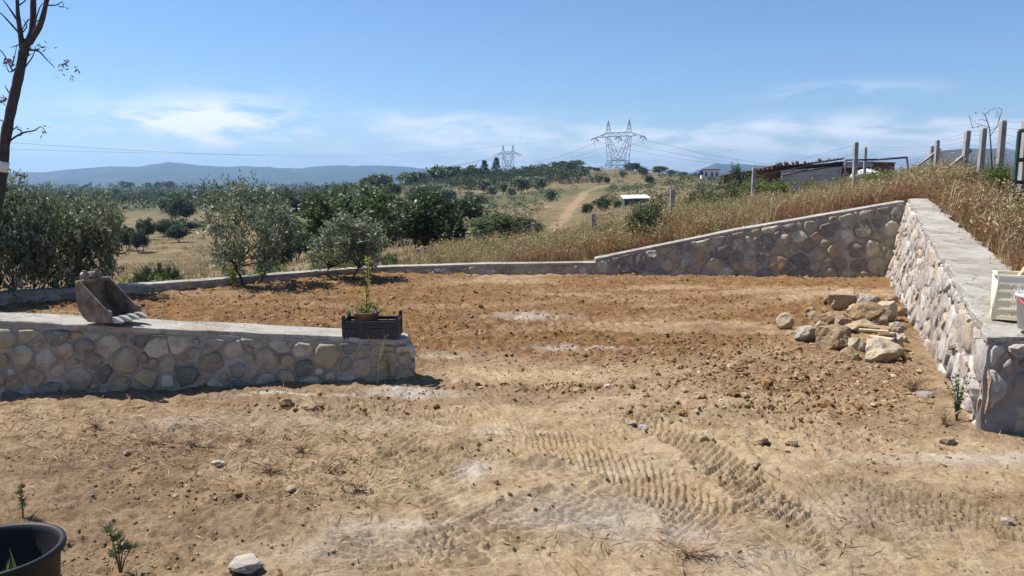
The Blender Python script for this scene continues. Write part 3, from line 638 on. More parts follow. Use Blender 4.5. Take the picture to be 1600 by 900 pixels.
# ------------------------------------------------------------------ stone walls
def lerp_poly(P, S, s):
    return np.array([np.interp(s, S, [p[k] for p in P]) for k in range(3)])
def clip_hp(poly, px, py, nx, ny):
    out = []; n = len(poly)
    for i in range(n):
        a = poly[i]; b2 = poly[(i+1) % n]
        da = (a[0]-px)*nx + (a[1]-py)*ny; db = (b2[0]-px)*nx + (b2[1]-py)*ny
        if da <= 0: out.append(a)
        if (da < 0 < db) or (db < 0 < da):
            t = da/(da-db); out.append((a[0]+t*(b2[0]-a[0]), a[1]+t*(b2[1]-a[1])))
    return out
def stone_wall(name, label, B, T, K, size, seed, gap=0.02, proud=0.022, cop=0.05, copover=0.012, mstone='stone', mmort='mortar', depth_below=0.25,
               aspect=1.0, rough=0.012, end_face=None, coprough=0.008, drop=.15, jag=.035, skip=0.0):
    rng = random.Random(seed); nprng = np.random.default_rng(seed)
    S = [0.0]
    for a, b2 in zip(B[:-1], B[1:]): S.append(S[-1] + float(np.linalg.norm(b2-a)))
    L = S[-1]
    fB = lambda s: lerp_poly(B, S, s); fT = lambda s: lerp_poly(T, S, s); fK = lambda s: lerp_poly(K, S, s)
    hgt = lambda s: float(np.linalg.norm(fT(s)-fB(s)))
    def nrm(s):
        a = fB(max(s-0.05, 0)); b2 = fB(min(s+0.05, L)); al = b2-a; al /= np.linalg.norm(al)
        up = fT(s)-fB(s); up /= np.linalg.norm(up); n = np.cross(al, up); return n/np.linalg.norm(n), al, up
    root = empty(name, fB(L/2)); o0 = fB(L/2)
    tag(root, label, 'wall')
    # core of mortar
    nu = max(int(L/0.06), 20); nv = 14; vs_ = []; fs = []
    for i in range(nu+1):
        s = L*i/nu; bt = fB(s); tp = fT(s)-np.array([0, 0, cop]); bk = fK(s)-np.array([0, 0, cop]); n, al, up = nrm(s)
        bl_ = bt - (tp-bt)/max(hgt(s), .1)*depth_below
        for j in range(nv+1):
            p = bl_ + (tp-bl_)*j/nv; q = s*9; qq = j*hgt(s)/nv*9
            vs_.append(p + n*(rough*2*(float(fbm(np.array([q]), np.array([qq]), seed, 3)[0])-0.5)))
        vs_.append(bk); vs_.append(np.array([bk[0], bk[1], bl_[2]]))
    w_ = nv+3
    for i in range(nu):
        for j in range(w_-1): fs.append((i*w_+j, (i+1)*w_+j, (i+1)*w_+j+1, i*w_+j+1))
    fs.append(tuple(range(w_))); fs.append(tuple(nu*w_+j for j in range(w_))[::-1])
    mb = MB().add([p-o0 for p in vs_], fs); mb.build('mortar_core', M[mmort], root, smooth=False)
    # coping
    if cop > 0:
        nu = max(int(L/0.05), 20); nw = 7; vs_ = []; fs = []
        for i in range(nu+1):
            s = L*i/nu; t = fT(s); k = fK(s); n, al, up = nrm(s); nh = np.array([n[0], n[1], 0]); nh /= np.linalg.norm(nh)
            e0 = copover + coprough*2*(float(fbm(np.array([s*6]), np.array([1.0]), seed+3, 4)[0])-0.5)*2
            e1 = copover + coprough*2*(float(fbm(np.array([s*6]), np.array([9.0]), seed+4, 4)[0])-0.5)*2
            a = t + nh*e0; b2 = k - nh*e1; dz = np.array([0, 0, cop])
            vs_.append(a - dz*(1.0+0.25*rng.random())); vs_.append(a - dz*0.12)
            for j in range(nw):
                f = 0.02 + 0.96*j/(nw-1); p = a*(1-f)+b2*f
                vs_.append(p + np.array([0, 0, 0.008*(float(fbm(np.array([s*3]), np.array([f*3]), seed+8, 3)[0])-0.5)]))
            vs_.append(b2 - dz*0.12); vs_.append(b2-dz)
        w_ = nw+4
        for i in range(nu):
            for j in range(w_-1): fs.append((i*w_+j, (i+1)*w_+j, (i+1)*w_+j+1, i*w_+j+1))
        fs.append(tuple(range(w_))); fs.append(tuple(nu*w_+j for j in range(w_))[::-1])
        MB().add([p-o0 for p in vs_], fs).build('coping', M['concrete'], root, smooth=False)
    # stones
    hmax = max(hgt(s) for s in np.linspace(0, L, 30)); pts = []; grid = {}
    for rlo, rhi, tries in ((.62, .95, int(30*L*hmax/size**2)), (.42, .62, int(30*L*hmax/size**2)), (.24, .40, int(24*L*hmax/size**2))):
        for _ in range(min(tries, 6000)):
            r = size*rng.uniform(rlo, rhi)*.62; u = rng.uniform(-.1, L+.1); v = rng.uniform(-.06, hmax)
            if v > hgt(min(max(u, 0), L)) - cop + r*.2: continue
            gi, gj = int(u/size), int(v/size); ok = True
            for a in range(gi-2, gi+3):
                for b2 in range(gj-2, gj+3):
                    for (qx, qy, qr) in grid.get((a, b2), ()):
                        if (((qx-u)/aspect)**2 + (qy-v)**2) < (.93*(r+qr))**2: ok = False; break
                    if not ok: break
                if not ok: break
            if ok: pts.append((u, v, r)); grid.setdefault((gi, gj), []).append((u, v, r))
    N = 0
    for ci, (cx, cy, cr_) in enumerate(pts):
        s = min(max(cx, 0), L); h = hgt(s) - cop
        if cy > h + size*0.35 or cx < -size*.6 or cx > L+size*.6: continue
        poly = [(cx-size*1.6, cy-size*1.6), (cx+size*1.6, cy-size*1.6), (cx+size*1.6, cy+size*1.6), (cx-size*1.6, cy+size*1.6)]
        for (qx, qy, qr) in pts:
            if (qx, qy) == (cx, cy) or abs(qx-cx) > size*3.2 or abs(qy-cy) > size*3.2: continue
            dx, dy = qx-cx, qy-cy; tq = .5 + (cr_**2-qr**2)/(2*(dx*dx+dy*dy)); poly = clip_hp(poly, cx+dx*tq, cy+dy*tq, dx, dy)
            if len(poly) < 3: break
        if len(poly) < 3: continue
        poly = clip_hp(poly, 0.01, 0, -1, 0); poly = clip_hp(poly, L-0.01, 0, 1, 0) if poly else poly
        if len(poly) < 3: continue
        h0 = hgt(max(s-.15, 0))-cop; h1 = hgt(min(s+.15, L))-cop; sl = (h1-h0)/(min(s+.15, L)-max(s-.15, 0))
        poly = clip_hp(poly, s, h-0.012, -sl, 1); poly = clip_hp(poly, 0, -0.08, 0, -1) if len(poly) > 2 else poly
        if len(poly) < 3: continue
        P = np.array(poly); c = P.mean(0); rad = np.linalg.norm(P-c, axis=1).mean()
        if rad < size*0.10: continue
        lim = cr_*1.45; dP = np.linalg.norm(P-c, axis=1, keepdims=True); P = c + (P-c)*np.minimum(1, lim/np.maximum(dP, 1e-6))
        if rng.random() < skip: continue
        g = gap*rng.uniform(0.5, 1.5)
        P = c + (P-c)*max(1-g/rad, 0.5)
        Q = []
        for i in range(len(P)):
            a = P[i]; b2 = P[(i+1) % len(P)]; cut = rng.uniform(0.10, 0.30)
            Q.append(a*(1-cut)+b2*cut); Q.append(a*cut+b2*(1-cut))
        Q = np.array(Q) + nprng.normal(0, rad*jag, (len(Q), 2))
        if len(Q) > 12: Q = Q[np.sort(nprng.permutation(len(Q))[:12])]
        m = len(Q); pr = proud*rng.uniform(0.5, 1.5); tl = nprng.normal(0, 0.10, 2)
        sc = max(min(c[0], L), 0); n, al, up = nrm(sc); hh = hgt(sc)
        base = fB(sc) + (fT(sc)-fB(sc))*(c[1]/hh)
        def pt(q, k, z): return al*(q[0]-c[0])*k + up*(q[1]-c[1])*k + n*(z + ((q-c)*k) @ tl)
        ring = [(1.0, -0.035), (0.97, pr*0.5), (0.80, pr)]
        V = [pt(q, k, z + (nprng.normal(0, pr*0.16) if ri else 0)) for ri, (k, z) in enumerate(ring) for q in Q]
        V.append(n*pr*rng.uniform(0.8, 1.35))
        F = [(a*m+i, a*m+(i+1) % m, (a+1)*m+(i+1) % m, (a+1)*m+i) for a in (0, 1) for i in range(m)] + [(2*m+i, 2*m+(i+1) % m, 3*m) for i in range(m)]
        MB().add(V, F).build('stone', M[mstone], root, base-o0, smooth=(rng.random() < 0.5)); N += 1
    return root, N

SW = {}
SW['left'] = stone_wall('stone_wall', 'low rubble stone wall with concrete top carrying the digger bucket and dark crate', FL_B, FL_T, FL_K, 0.185, 11, 0.009, 0.019, 0.035, 0.008, coprough=.02)
SW['right'] = stone_wall('stone_wall', 'sunlit sloping rubble retaining wall with broad concrete top on the right', RW_B[::-1], RW_T[::-1], RW_K[::-1], 0.28, 24, 0.012, 0.020, 0.035, 0.0, 'stone_pale', 'mortar_pale', rough=0.03, coprough=0.032, aspect=0.85, drop=.14, jag=.05)
SW['far'] = stone_wall('stone_wall', 'tall shaded rubble wall at the back rising to the right corner', FW_B, FW_T, FW_K, 0.27, 37, 0.010, 0.022, 0.03, 0.012)
SW['low'] = stone_wall('stone_wall', 'long low wall with pale concrete cap behind the olive trees', LW_B, LW_T, LW_K, 0.20, 43, 0.02, 0.012, 0.035, 0.012)
# return of the right wall, facing the viewer
e0 = RW_B[0]; RT_B = [e0 + np.array([0.02, 0.03, 0]), e0 + np.array([4.5, 0.03, 0])]
RT_T = [RW_T[0] + np.array([0.01, 0.0, 0.0]), RW_T[0] + np.array([4.4, 0, 0.02])]
RT_K = [p + np.array([0.36 if i == 0 else 0.0, 0.55, 0.055]) for i, p in enumerate(RT_T)]
SW['ret'] = stone_wall('stone_wall', 'rough pinkish end wall in shade below the white crate', RT_B, RT_T, RT_K, 0.27, 51, 0.010, 0.026, 0.03, 0.0, 'stone_pale', 'mortar_pink', rough=0.09, coprough=0.03, skip=.08)
print('stones', {k: v[1] for k, v in SW.items()})

# ------------------------------------------------------------------ foliage tools
def leaves(c, d, L, W, rng):
    """rhombic leaves; c (N,3) base, d (N,3) direction; L, W arrays"""
    N = len(c); d = d/np.maximum(np.linalg.norm(d, axis=1, keepdims=True), 1e-6)
    r = rng.normal(size=(N, 3)); s = np.cross(d, r); s /= np.maximum(np.linalg.norm(s, axis=1, keepdims=True), 1e-6)
    L = np.broadcast_to(L, N)[:, None]; W = np.broadcast_to(W, N)[:, None]
    n = np.cross(d, s)
    p0 = c; p1 = c + d*L*0.45 + s*W*0.5 + n*W*0.12; p2 = c + d*L; p3 = c + d*L*0.45 - s*W*0.5 + n*W*0.12
    v = np.stack([p0, p1, p2, p3], 1).reshape(-1, 3); f = np.arange(N*4).reshape(N, 4)
    return v, f
def rnd_dir(rng, n):
    v = rng.normal(size=(n, 3)); return v/np.linalg.norm(v, axis=1, keepdims=True)
def make_tree(seed, h, w, trunk_h, clumps, shoots, per, leafL, leafW, tr, wood, leafm, up=0.5, stems=1, shoot_len=None, names=('trunk', 'crown'), lean=(0, 0), squash=1.0, gaps=0.15, crown_fill=0.55, lobe=1.0):
    """returns (trunk mesh, crown mesh), base at the origin"""
    rng = np.random.default_rng(seed); mb = MB()
    ch = (trunk_h + h)/2; rz_ = (h-trunk_h)/2; shoot_len = shoot_len or w*0.14
    dirs = rnd_dir(rng, clumps*3)
    # lumpy outline
    lob = rnd_dir(rng, 9); amp = rng.uniform(-0.30, 0.30, 9)*lobe
    rad = 0.78 + np.clip((dirs @ lob.T), 0, 1)**3 @ amp
    fill = rng.uniform(0, 1, len(dirs))**crown_fill
    keepm = (fill > 0.25) & (dirs[:, 2] > -0.85)
    P = dirs*(rad*fill)[:, None]*np.array([w/2, w/2*squash, rz_]); P = P[keepm][:clumps]
    P[:, 2] += ch; P[:, 0] += lean[0]*P[:, 2]/h; P[:, 1] += lean[1]*P[:, 2]/h
    tops = []
    for k in range(stems):
        a = 2*math.pi*k/stems + rng.uniform(0, 1); off = 0.0 if stems == 1 else w*0.05
        b0 = np.array([math.cos(a)*off, math.sin(a)*off, -0.05*h]); th_ = trunk_h + rz_*0.5
        tp = np.array([math.cos(a)*off*4 + lean[0]*th_/h, math.sin(a)*off*4 + lean[1]*th_/h, th_])
        mid = (b0+tp)/2 + rng.normal(0, w*0.025, 3)
        mb.tube([b0, b0*0.5+mid*0.5, mid, tp], [tr*1.25, tr, tr*0.85, tr*0.5], 7); tops.append((b0, mid, tp))
    for p in P[::max(1, len(P)//28)]:
        b0, mid, tp = tops[rng.integers(stems)]; f = rng.uniform(0.5, 1.0); st = mid*(1-f) + tp*f
        if p[2] < st[2]: st = mid
        m = (st+p)/2 + np.array([0, 0, -0.04*h]) + rng.normal(0, w*0.02, 3)
        mb.tube([st, m, p], [tr*0.42, tr*0.26, tr*0.10], 5)
    # shoots
    n = len(P); ctr = np.array([lean[0]*ch/h, lean[1]*ch/h, ch*0.9])
    base = np.repeat(P, shoots, 0) + rng.normal(0, shoot_len*0.45, (n*shoots, 3))
    out = base-ctr; out /= np.maximum(np.linalg.norm(out, axis=1, keepdims=True), 1e-6)
    sdv = out*0.6 + rnd_dir(rng, n*shoots)*0.75 + np.array([0, 0, up]); sdv /= np.linalg.norm(sdv, axis=1, keepdims=True)
    sl = shoot_len*rng.uniform(0.5, 1.5, n*shoots)
    t = rng.uniform(0, 1, (n*shoots, per)); cpos = base[:, None, :] + sdv[:, None, :]*(sl[:, None]*t)[..., None]
    cpos = cpos.reshape(-1, 3); ld = (np.repeat(sdv, per, 0)*0.8 + rnd_dir(rng, len(cpos))*0.9)
    cpos += rng.normal(0, leafL*0.25, cpos.shape)
    v, f = leaves(cpos, ld, leafL*rng.uniform(0.6, 1.25, len(cpos)), leafW*rng.uniform(0.7, 1.3, len(cpos)), rng)
    return mb.mesh(names[0], wood, True), np_mesh(names[1], v, f, leafm, False)
def plant(name, meshes, loc, label, cat, group=None, rz=0.0, scale=1.0, parts=('trunk', 'crown')):
    r = empty(name, loc, rz)
    r.scale = (scale, scale, scale) if isinstance(scale, (int, float)) else scale
    for n, me in zip(parts, meshes): link(n, me, r)
    return tag(r, label, cat, group)

# olives in and behind the yard
OL = [make_tree(100+i, 0.96, 0.98, 0.03, 66, 9, 14, 0.046, 0.014, 0.014, M['bark'], M['olive'], 0.75, 2, 0.10, crown_fill=0.46, lobe=1.5) for i in range(4)]
def olive(px, py, k, h, wf, label, rz, Y=None, inside=True, group='olive trees along the low wall', sink=0.0):
    p = gp(px, py) if Y is None else at(px, py, Y)
    if Y is not None: p[2] = tz(p[0], p[1])
    else: p[2] = yz(p[0], p[1])
    p[2] -= sink
    return plant('olive_tree', OL[k], p, label, 'olive tree', group, rz, (h*wf, h*wf, h))
olive(388, 446, 3, 1.68, 0.96, 'silvery olive tree with dark slim trunk standing before the low wall', 0.4, sink=.06)
olive(540, 436, 1, 1.22, 1.34, 'low spreading grey-green olive bush rooted just in front of the low wall', 2.2, sink=.08)
olive(72, 464, 2, 2.12, 0.62, 'olive tree nearest the digger bucket with a leaning branch, dark inside', 4.0, sink=.36)
olive(146, 461, 0, 1.95, 0.70, 'dense dark olive tree right behind the digger bucket', 1.0, sink=.36)
olive(6, 472, 1, 2.15, 0.66, 'pale grey olive tree beside the bare pruned trunk at the left edge', 5.0, sink=.36)
olive(-70, 480, 0, 1.9, 1.0, 'olive tree mostly beyond the left edge of the picture', 2.9)

# large broadleaf trees in the middle distance
def terr_at(px, Y):
    x = (px-800)/1200*Y/0.9905; return np.array([x, Y, tz(x, Y)])
def top_h(px, ytop, Y):
    return at(px, ytop, Y)[2] - terr_at(px, Y)[2]
BIG = [make_tree(200+i, 1.0, 1.0, 0.04, 95, 11, 12, 0.046, 0.026, 0.022, M['bark'], M[m], 0.35, 2, 0.10, crown_fill=0.45) for i, m in enumerate(('oak', 'oak_dark', 'scrub'))]
def big(px, ytop, Y, wpx, k, label, rz=0.0, group=None, cat='tree', name='broadleaf_tree'):
    p = terr_at(px, Y); h = top_h(px, ytop, Y)*.97; w = wpx*Y/1200
    return plant(name, BIG[k], p, label, cat, group, rz, (w*1.08, w*1.08, h))
big(545, 296, 30, 150, 0, 'broad green tree rising behind the low olive bush in the centre', 0.3)
big(672, 302, 33, 118, 1, 'round dark evergreen tree right of centre beyond the short fence posts', 1.8)
big(770, 332, 46, 80, 0, 'wide green shrub in the hollow right of the round dark evergreen', 2.0, cat='shrub', name='large_shrub')
big(822, 338, 52, 60, 2, 'pale green shrub behind the fence posts below the dirt track', 0.6, cat='shrub', name='large_shrub')
big(602, 315, 60, 60, 2, 'greyish tree between the broad green tree and the round dark evergreen', 3.0)
big(440, 355, 42, 46, 1, 'dark bush in the gap left of the broad green tree', 1.1, cat='shrub', name='large_shrub')
big(447, 298, 130, 60, 1, 'dark far tree above the gap between the two olives', 1.4)
big(490, 302, 150, 40, 1, 'far dark tree just left of the broad green tree crown', 2.4)
# valley field trees
for px, yt, Y, w, k, lb, rz in ((287, 306, 150, 52, 1, 'large dark spreading tree standing at the top of the dry field', .4), (232, 342, 98, 32, 1, 'round dark tree in the middle of the dry field', 1.2),
    (204, 354, 78, 30, 1, 'dark field tree left of a pair with its trunk showing', 2.2), (224, 358, 76, 30, 1, 'dark field tree right of a pair, touching its neighbour', 3.3),
    (272, 340, 110, 44, 0, 'green bushy tree below the large dark field tree', .9), (284, 352, 92, 36, 1, 'dark tree low in the field beside the silvery olive', 5.0),
    (410, 300, 170, 40, 1, 'dark tree behind the crown of the silvery olive', 3.0)):
    big(px, yt, Y, w, k, lb, rz, 'trees in the dry valley field')
for px, yt, Y, w, k, lb, rz in ((262, 346, 104, 34, 1, 'dark round tree between the field pair and the big dark tree', 2.), (305, 345, 120, 40, 0, 'green tree in the field hard against the silvery olive', 1.), (180, 350, 90, 36, 0, 'green tree at the left edge of the field behind the olives', .3), (465, 345, 55, 50, 1, 'dark tree in the gap between the silvery olive and the low olive bush', 1.7), (425, 335, 80, 46, 0, 'green tree right behind the silvery olive crown', 2.6), (632, 330, 62, 44, 2, 'grey-green tree behind the left side of the round dark evergreen', .6)):
    big(px, yt, Y, w, k, lb, rz, 'trees in the dry valley field')
for px, yt, Y, w, lb in ((226, 414, 24, 42, 'round green bush just beyond the low wall, leftmost of three'), (252, 409, 27, 24, 'small green bush just beyond the low wall, middle of three'), (272, 412, 24, 30, 'dark green bush just beyond the low wall, rightmost of three'),
    (420, 395, 26, 40, 'leafy bush behind the slim-trunked olive'), (505, 402, 22, 36, 'green bush between the olives, just beyond the wall'), (755, 375, 24, 34, 'light green bush behind the fence post near the olive bush'),
    (610, 395, 28, 30, 'small grey bush at the right foot of the broad green tree')):
    big(px, yt, Y, w, 2, lb, px*.1, 'bushes beyond the low wall', 'bush', 'bush')

# far hill: small trees and shrubs, shared meshes
FAR = [make_tree(300+i, 1.0, w, th_, 26, 8, 5, 0.13, 0.085, 0.03, M['bark'], M[m], 0.3, 1, 0.13) for i, (w, th_, m) in enumerate(((1.0, .22, 'oak_dark'), (1.1, .05, 'scrub'), (0.95, .25, 'olive'), (1.2, .03, 'oak')))]
def conifer(seed):
    rng = np.random.default_rng(seed); mb = MB().tube([(0, 0, -.05), (0, 0, .6), (0, 0, .97)], [.03, .02, .004], 6); c = []; d = []
    for k in range(150):
        z = rng.uniform(.10, .98); a = rng.uniform(0, 6.28); L = (1-z)**.8*.26*rng.uniform(.55, 1.1)+.02
        for q in np.linspace(.15, 1, 7): c.append((math.cos(a)*L*q, math.sin(a)*L*q, z-.06*q*q+rng.normal(0, .008))); d.append((math.cos(a)+rng.normal(0, .6), math.sin(a)+rng.normal(0, .6), rng.normal(.3, .4)))
    v, f = leaves(np.array(c), np.array(d), .075, .035, rng)
    return mb.mesh('trunk', M['bark'], True), np_mesh('crown', v, f, M['pine'], False)
CON = [conifer(1), conifer(2)]
def umbrella_pine(seed):
    t, c = make_tree(seed, 1.0, .95, .5, 30, 8, 5, .12, .07, .03, M['bark'], M['pine'], .2, 1, .10); return t, c
UMB = [umbrella_pine(5), umbrella_pine(6)]
def far_tree(meshes, px, ytop, Y, wpx, label, group, cat='tree', name='hill_tree', rz=0.0, hpx=None):
    p = terr_at(px, Y); h = top_h(px, ytop, Y) if hpx is None else hpx*Y/1200
    h = max(h, 4*Y/1200); w = wpx*Y/1200
    return plant(name, meshes, p, label, cat, group, rz, (w, w, h))
far_tree(CON[0], 758, 250, 330, 42, 'pointed dark conifer on the hill shoulder, left of the pair', 'conifers on the hill', 'conifer', 'conifer_tree')
far_tree(CON[1], 776, 246, 335, 40, 'taller pointed conifer on the hill shoulder, right of the pair', 'conifers on the hill', 'conifer', 'conifer_tree', 1.0)
ORD = ['first', 'second', 'third', 'fourth', 'fifth', 'sixth', 'seventh', 'eighth', 'ninth', 'tenth', 'eleventh', 'twelfth', 'thirteenth', 'fourteenth', 'fifteenth', 'sixteenth', 'seventeenth', 'eighteenth', 'nineteenth', 'twentieth']
def ordn(n): return ORD[n] if n < 20 else ('twenty-' + ORD[n-20] if n < 29 else 'thirt' + 'ieth' if n == 29 else 'thirty-' + ORD[n-30])
hill = [(605, 280, 285, 30), (640, 276, 300, 34), (660, 273, 310, 30), (690, 270, 318, 40), (708, 269, 322, 36), (595, 284, 280, 36), (580, 286, 270, 30), (735, 274, 320, 36), (748, 278, 310, 30),
        (866, 253, 352, 16), (878, 252, 352, 18), (900, 252, 352, 22), (892, 256, 345, 20)]
for i, (px, yt, Y, w) in enumerate(sorted(hill)):
    far_tree(FAR[(0, 3)[i % 2]], px, yt, Y, w, 'dark bushy tree along the crest of the far hill, %s from the left' % ordn(i), 'trees along the hill crest', rz=i*1.3, hpx=w*.6)
for i, (px, yt, Y, w) in enumerate(sorted([(786, 296, 215, 18), (815, 297, 210, 24), (842, 300, 205, 22), (858, 312, 160, 18), (932, 295, 232, 14), (755, 292, 225, 20), (770, 300, 205, 16), (800, 303, 200, 14), (735, 306, 190, 16), (752, 310, 180, 14), (720, 318, 160, 14)])):
    far_tree(FAR[2], px, yt, Y, w*1.15, 'small grey-green tree on the terraced hillside, %s from the left' % ordn(i), 'trees on the hillside terrace', rz=i*.9, cat='tree', hpx=w*1.05)
for i, (px, yt, Y, w) in enumerate(sorted([(915, 324, 98, 20), (938, 323, 95, 26), (962, 324, 92, 14), (985, 262, 400, 30), (1025, 262, 395, 26), (1003, 265, 380, 14), (1045, 264, 390, 18), (1010, 300, 210, 16), (1062, 264, 360, 16), (1084, 267, 350, 14), (846, 283, 300, 16),
                                    (925, 285, 250, 10), (945, 287, 245, 12), (910, 276, 290, 14), (970, 280, 290, 12), (1000, 276, 310, 16), (880, 288, 260, 14), (890, 270, 320, 16), (905, 264, 340, 14), (930, 268, 340, 14), (920, 262, 360, 12)])):
    far_tree(FAR[1 if i % 3 else 3], px, yt, Y, w*1.1, 'low round shrub dotting the dry far hillside, %s from the left' % ordn(i), 'shrubs on the far hill', 'shrub', 'hill_shrub', rz=i, hpx=w*(.85 if Y < 340 else .42))
for i, (px, yt, w) in enumerate([(243, 286, 12), (257, 285, 11), (274, 284, 20), (210, 285, 24), (320, 290, 12), (305, 291, 10)]):
    far_tree(UMB[i % 2], px, yt, 800, w, ('flat-topped pine, first of the three standing clear on the valley ridge', 'flat-topped pine, second of the three standing clear on the valley ridge', 'widest of the three flat-topped pines on the valley ridge', 'broad pine clump left of the three ridge pines',
             'small ridge pine right of the three, further along', 'small ridge pine just right of the three')[i], 'pines on the valley ridge', 'pine', 'pine_tree', i)

vr = np.random.default_rng(55); vt = []
for i in range(30):
    px = vr.uniform(415, 740); Y = vr.uniform(70, 240); vt.append((px, Y, vr.uniform(3.2, 5.2)*1200/Y*1.15, vr.uniform(2.6, 4.6)*1200/Y))
for i, (px, Y, w, hp) in enumerate(sorted(vt)):
    far_tree(FAR[(0, 3, 0, 2)[i % 4]], px, 0, Y, w, 'dark tree filling the hollow left of the far hill, %s from the left' % ordn(i), 'trees in the hollow', rz=i*.7, hpx=hp)
vt = []
for i in range(30):
    px = vr.uniform(-20, 430); Y = vr.uniform(190, 480); vt.append((px, Y, vr.uniform(4, 8)*1200/Y, vr.uniform(3.5, 6)*1200/Y))
for i, (px, Y, w, hp) in enumerate(sorted(vt)):
    far_tree(FAR[(0, 3, 0)[i % 3]], px, 0, Y, w, 'small dark tree on the far valley floor, %s from the left' % ordn(i), 'trees on the valley floor', rz=i*.7, hpx=hp)
# thickets and far woods that read as one mass
def mass(name, label, cat, pts, leafm, per, seed, lf=.42):
    """pts: (x, y, z, radius, height)"""
    rng = np.random.default_rng(seed); C_ = []; D_ = []; L_ = []
    for x, y, z, r, h in pts:
        d = rnd_dir(rng, per); q = rng.uniform(.35, 1, per)**.5
        C_.append(np.stack([x + d[:, 0]*r*q, y + d[:, 1]*r*q, z + h*(.45 + .5*d[:, 2]*q)], 1)); D_.append(d + rng.normal(0, .6, (per, 3)) + [0, 0, .4]); L_.append(np.full(per, r*lf))
    C_ = np.concatenate(C_); D_ = np.concatenate(D_); L_ = np.concatenate(L_)*rng.uniform(.6, 1.3, len(C_))
    v, f = leaves(C_, D_, L_, L_*.62, rng)
    return tag(link(name, np_mesh(name, v, f, leafm, False)), label, cat, kind='stuff')
rng = np.random.default_rng(8)
pts = []
for i in range(520):
    Y = rng.uniform(620, 1000); px = rng.uniform(-350, 720); p = terr_at(px, Y); r = rng.uniform(2.2, 5.0)
    pts.append((p[0], p[1], p[2]-.5, r, r*rng.uniform(1.5, 2.6)))
mass('far_wood', 'dark belt of far woodland along the valley below the mountains', 'woodland', pts, M['oak_dark'], 46, 1)
pts = []
for i in range(1100):
    Y = rng.uniform(190, 620); px = rng.uniform(-300, 560); p = terr_at(px, Y)
    if Y < 300 and fbm(np.array([p[0]*.03]), np.array([p[1]*.03]), 5, 3)[0] < .5: continue
    r = rng.uniform(1.2, 3.8); pts.append((p[0], p[1], p[2]-.3, r, r*rng.uniform(1.1, 1.7)))
mass('valley_scrub', 'green scrub covering the valley floor before the woodland', 'scrub', pts, M['scrub'], 60, 2, .38)
pts = []
for i in range(520):
    px = rng.normal(790, 66); Y = rng.uniform(240, 358); 
    if px > 915 or px < 640: continue
    p = terr_at(px, Y); r = rng.uniform(1.0, 2.3); pts.append((p[0], p[1], p[2]-.4, r, r*rng.uniform(1.3, 1.8)))
mass('hill_thicket', 'dense dark green thicket on the left shoulder of the far hill', 'thicket', pts, M['oak_dark'], 110, 3, .30)
pts = []
for i in range(2000):
    px = rng.uniform(560, 1130); Y = rng.uniform(90, 400); p = terr_at(px, Y)
    n = fbm(np.array([p[0]*.04]), np.array([p[1]*.04]), 15, 3)[0]
    if n < .43 or pl_dist(np.array([p[0]]), np.array([p[1]]), trk)[0] < 5: continue
    r = rng.uniform(.25, .9)*(.6+Y/400); pts.append((p[0], p[1], p[2]-.15, r, r*rng.uniform(1.1, 1.6)))
mass('hillside_scrub', 'low grey-green scrub scattered over the dry hillside', 'scrub', pts, M['scrub'], 60, 4, .36)

# ------------------------------------------------------------------ grasses on the banks
def blades(P, H, W, lean, rng, curve=0.35):
    """P (N,3), H (N,), tapering two-segment blades"""
    N = len(P); a = rng.uniform(0, 2*np.pi, N); dx = np.stack([np.cos(a), np.sin(a), np.zeros(N)], 1)
    b = rng.uniform(0, 2*np.pi, N); s = np.stack([np.cos(b), np.sin(b), np.zeros(N)], 1)
    ln = (lean*rng.uniform(.2, 1.4, N))[:, None]; H_ = H[:, None]; up = np.array([0, 0, 1.0])
    W_ = (np.broadcast_to(W, N)*rng.uniform(.7, 1.3, N))[:, None]
    m = P + up*H_*.55 + dx*H_*ln*.4; t = P + up*H_ + dx*H_*ln*(1+curve)
    v = np.stack([P-s*W_/2, P+s*W_/2, m+s*W_*.42, m-s*W_*.42, t], 1).reshape(-1, 3)
    i = np.arange(N)[:, None]*5
    f = np.concatenate([np.concatenate([i, i+1, i+2], 1), np.concatenate([i, i+2, i+3], 1), np.concatenate([i+3, i+2, i+4], 1)], 0)
    return v, f
def seedheads(P, rng, n, spread, L, W):
    c = np.repeat(P, n, 0) + rng.normal(0, spread, (len(P)*n, 3)); d = rnd_dir(rng, len(c)) + [0, 0, .5]
    return leaves(c, d, L*rng.uniform(.6, 1.4, len(c)), W*rng.uniform(.7, 1.3, len(c)), rng)
def bank_pts(n, px0, px1, d0, d1, rng, power=1.0, dens=None):
    px = rng.uniform(px0, px1, n); d = d0 + (d1-d0)*rng.uniform(0, 1, n)**power
    x = (px-800)/1200*d/0.9905; 
    k = ~in_poly(x, d, YP)
    # keep off the wall tops
    dw = np.minimum(pl_dist(x, d, [(p[0]) if False else (p[0], p[1]) for p in (FW_T[0]+FW_K[0])[None, :]/2] + [tuple((a[:2]+b2[:2])/2) for a, b2 in zip(FW_T[1:], FW_K[1:])]), seg_dist(x, d, (RW_T[0][:2]+RW_K[0][:2])/2, (RW_T[1][:2]+RW_K[1][:2])/2))
    wl = pl_dist(x, d, [tuple((a[:2]+b2[:2])/2) for a, b2 in zip(LW_T, LW_K)])
    rw = np.interp(d, [4.7, 12.6], [.34, .18])
    k &= (pl_dist(x, d, [tuple((a[:2]+b2[:2])/2) for a, b2 in zip(FW_T, FW_K)]) > .18) & (seg_dist(x, d, (RW_T[0][:2]+RW_K[0][:2])/2, (RW_T[1][:2]+RW_K[1][:2])/2) > rw) & (wl > .16) & ~((d < 5.75) & (x > 2.9) & (x < 5.2))
    if dens is not None: k &= rng.uniform(0, 1, n) < dens(x, d)
    x, d = x[k], d[k]
    return np.stack([x, d, terrain_z(x, d)-0.01], 1)
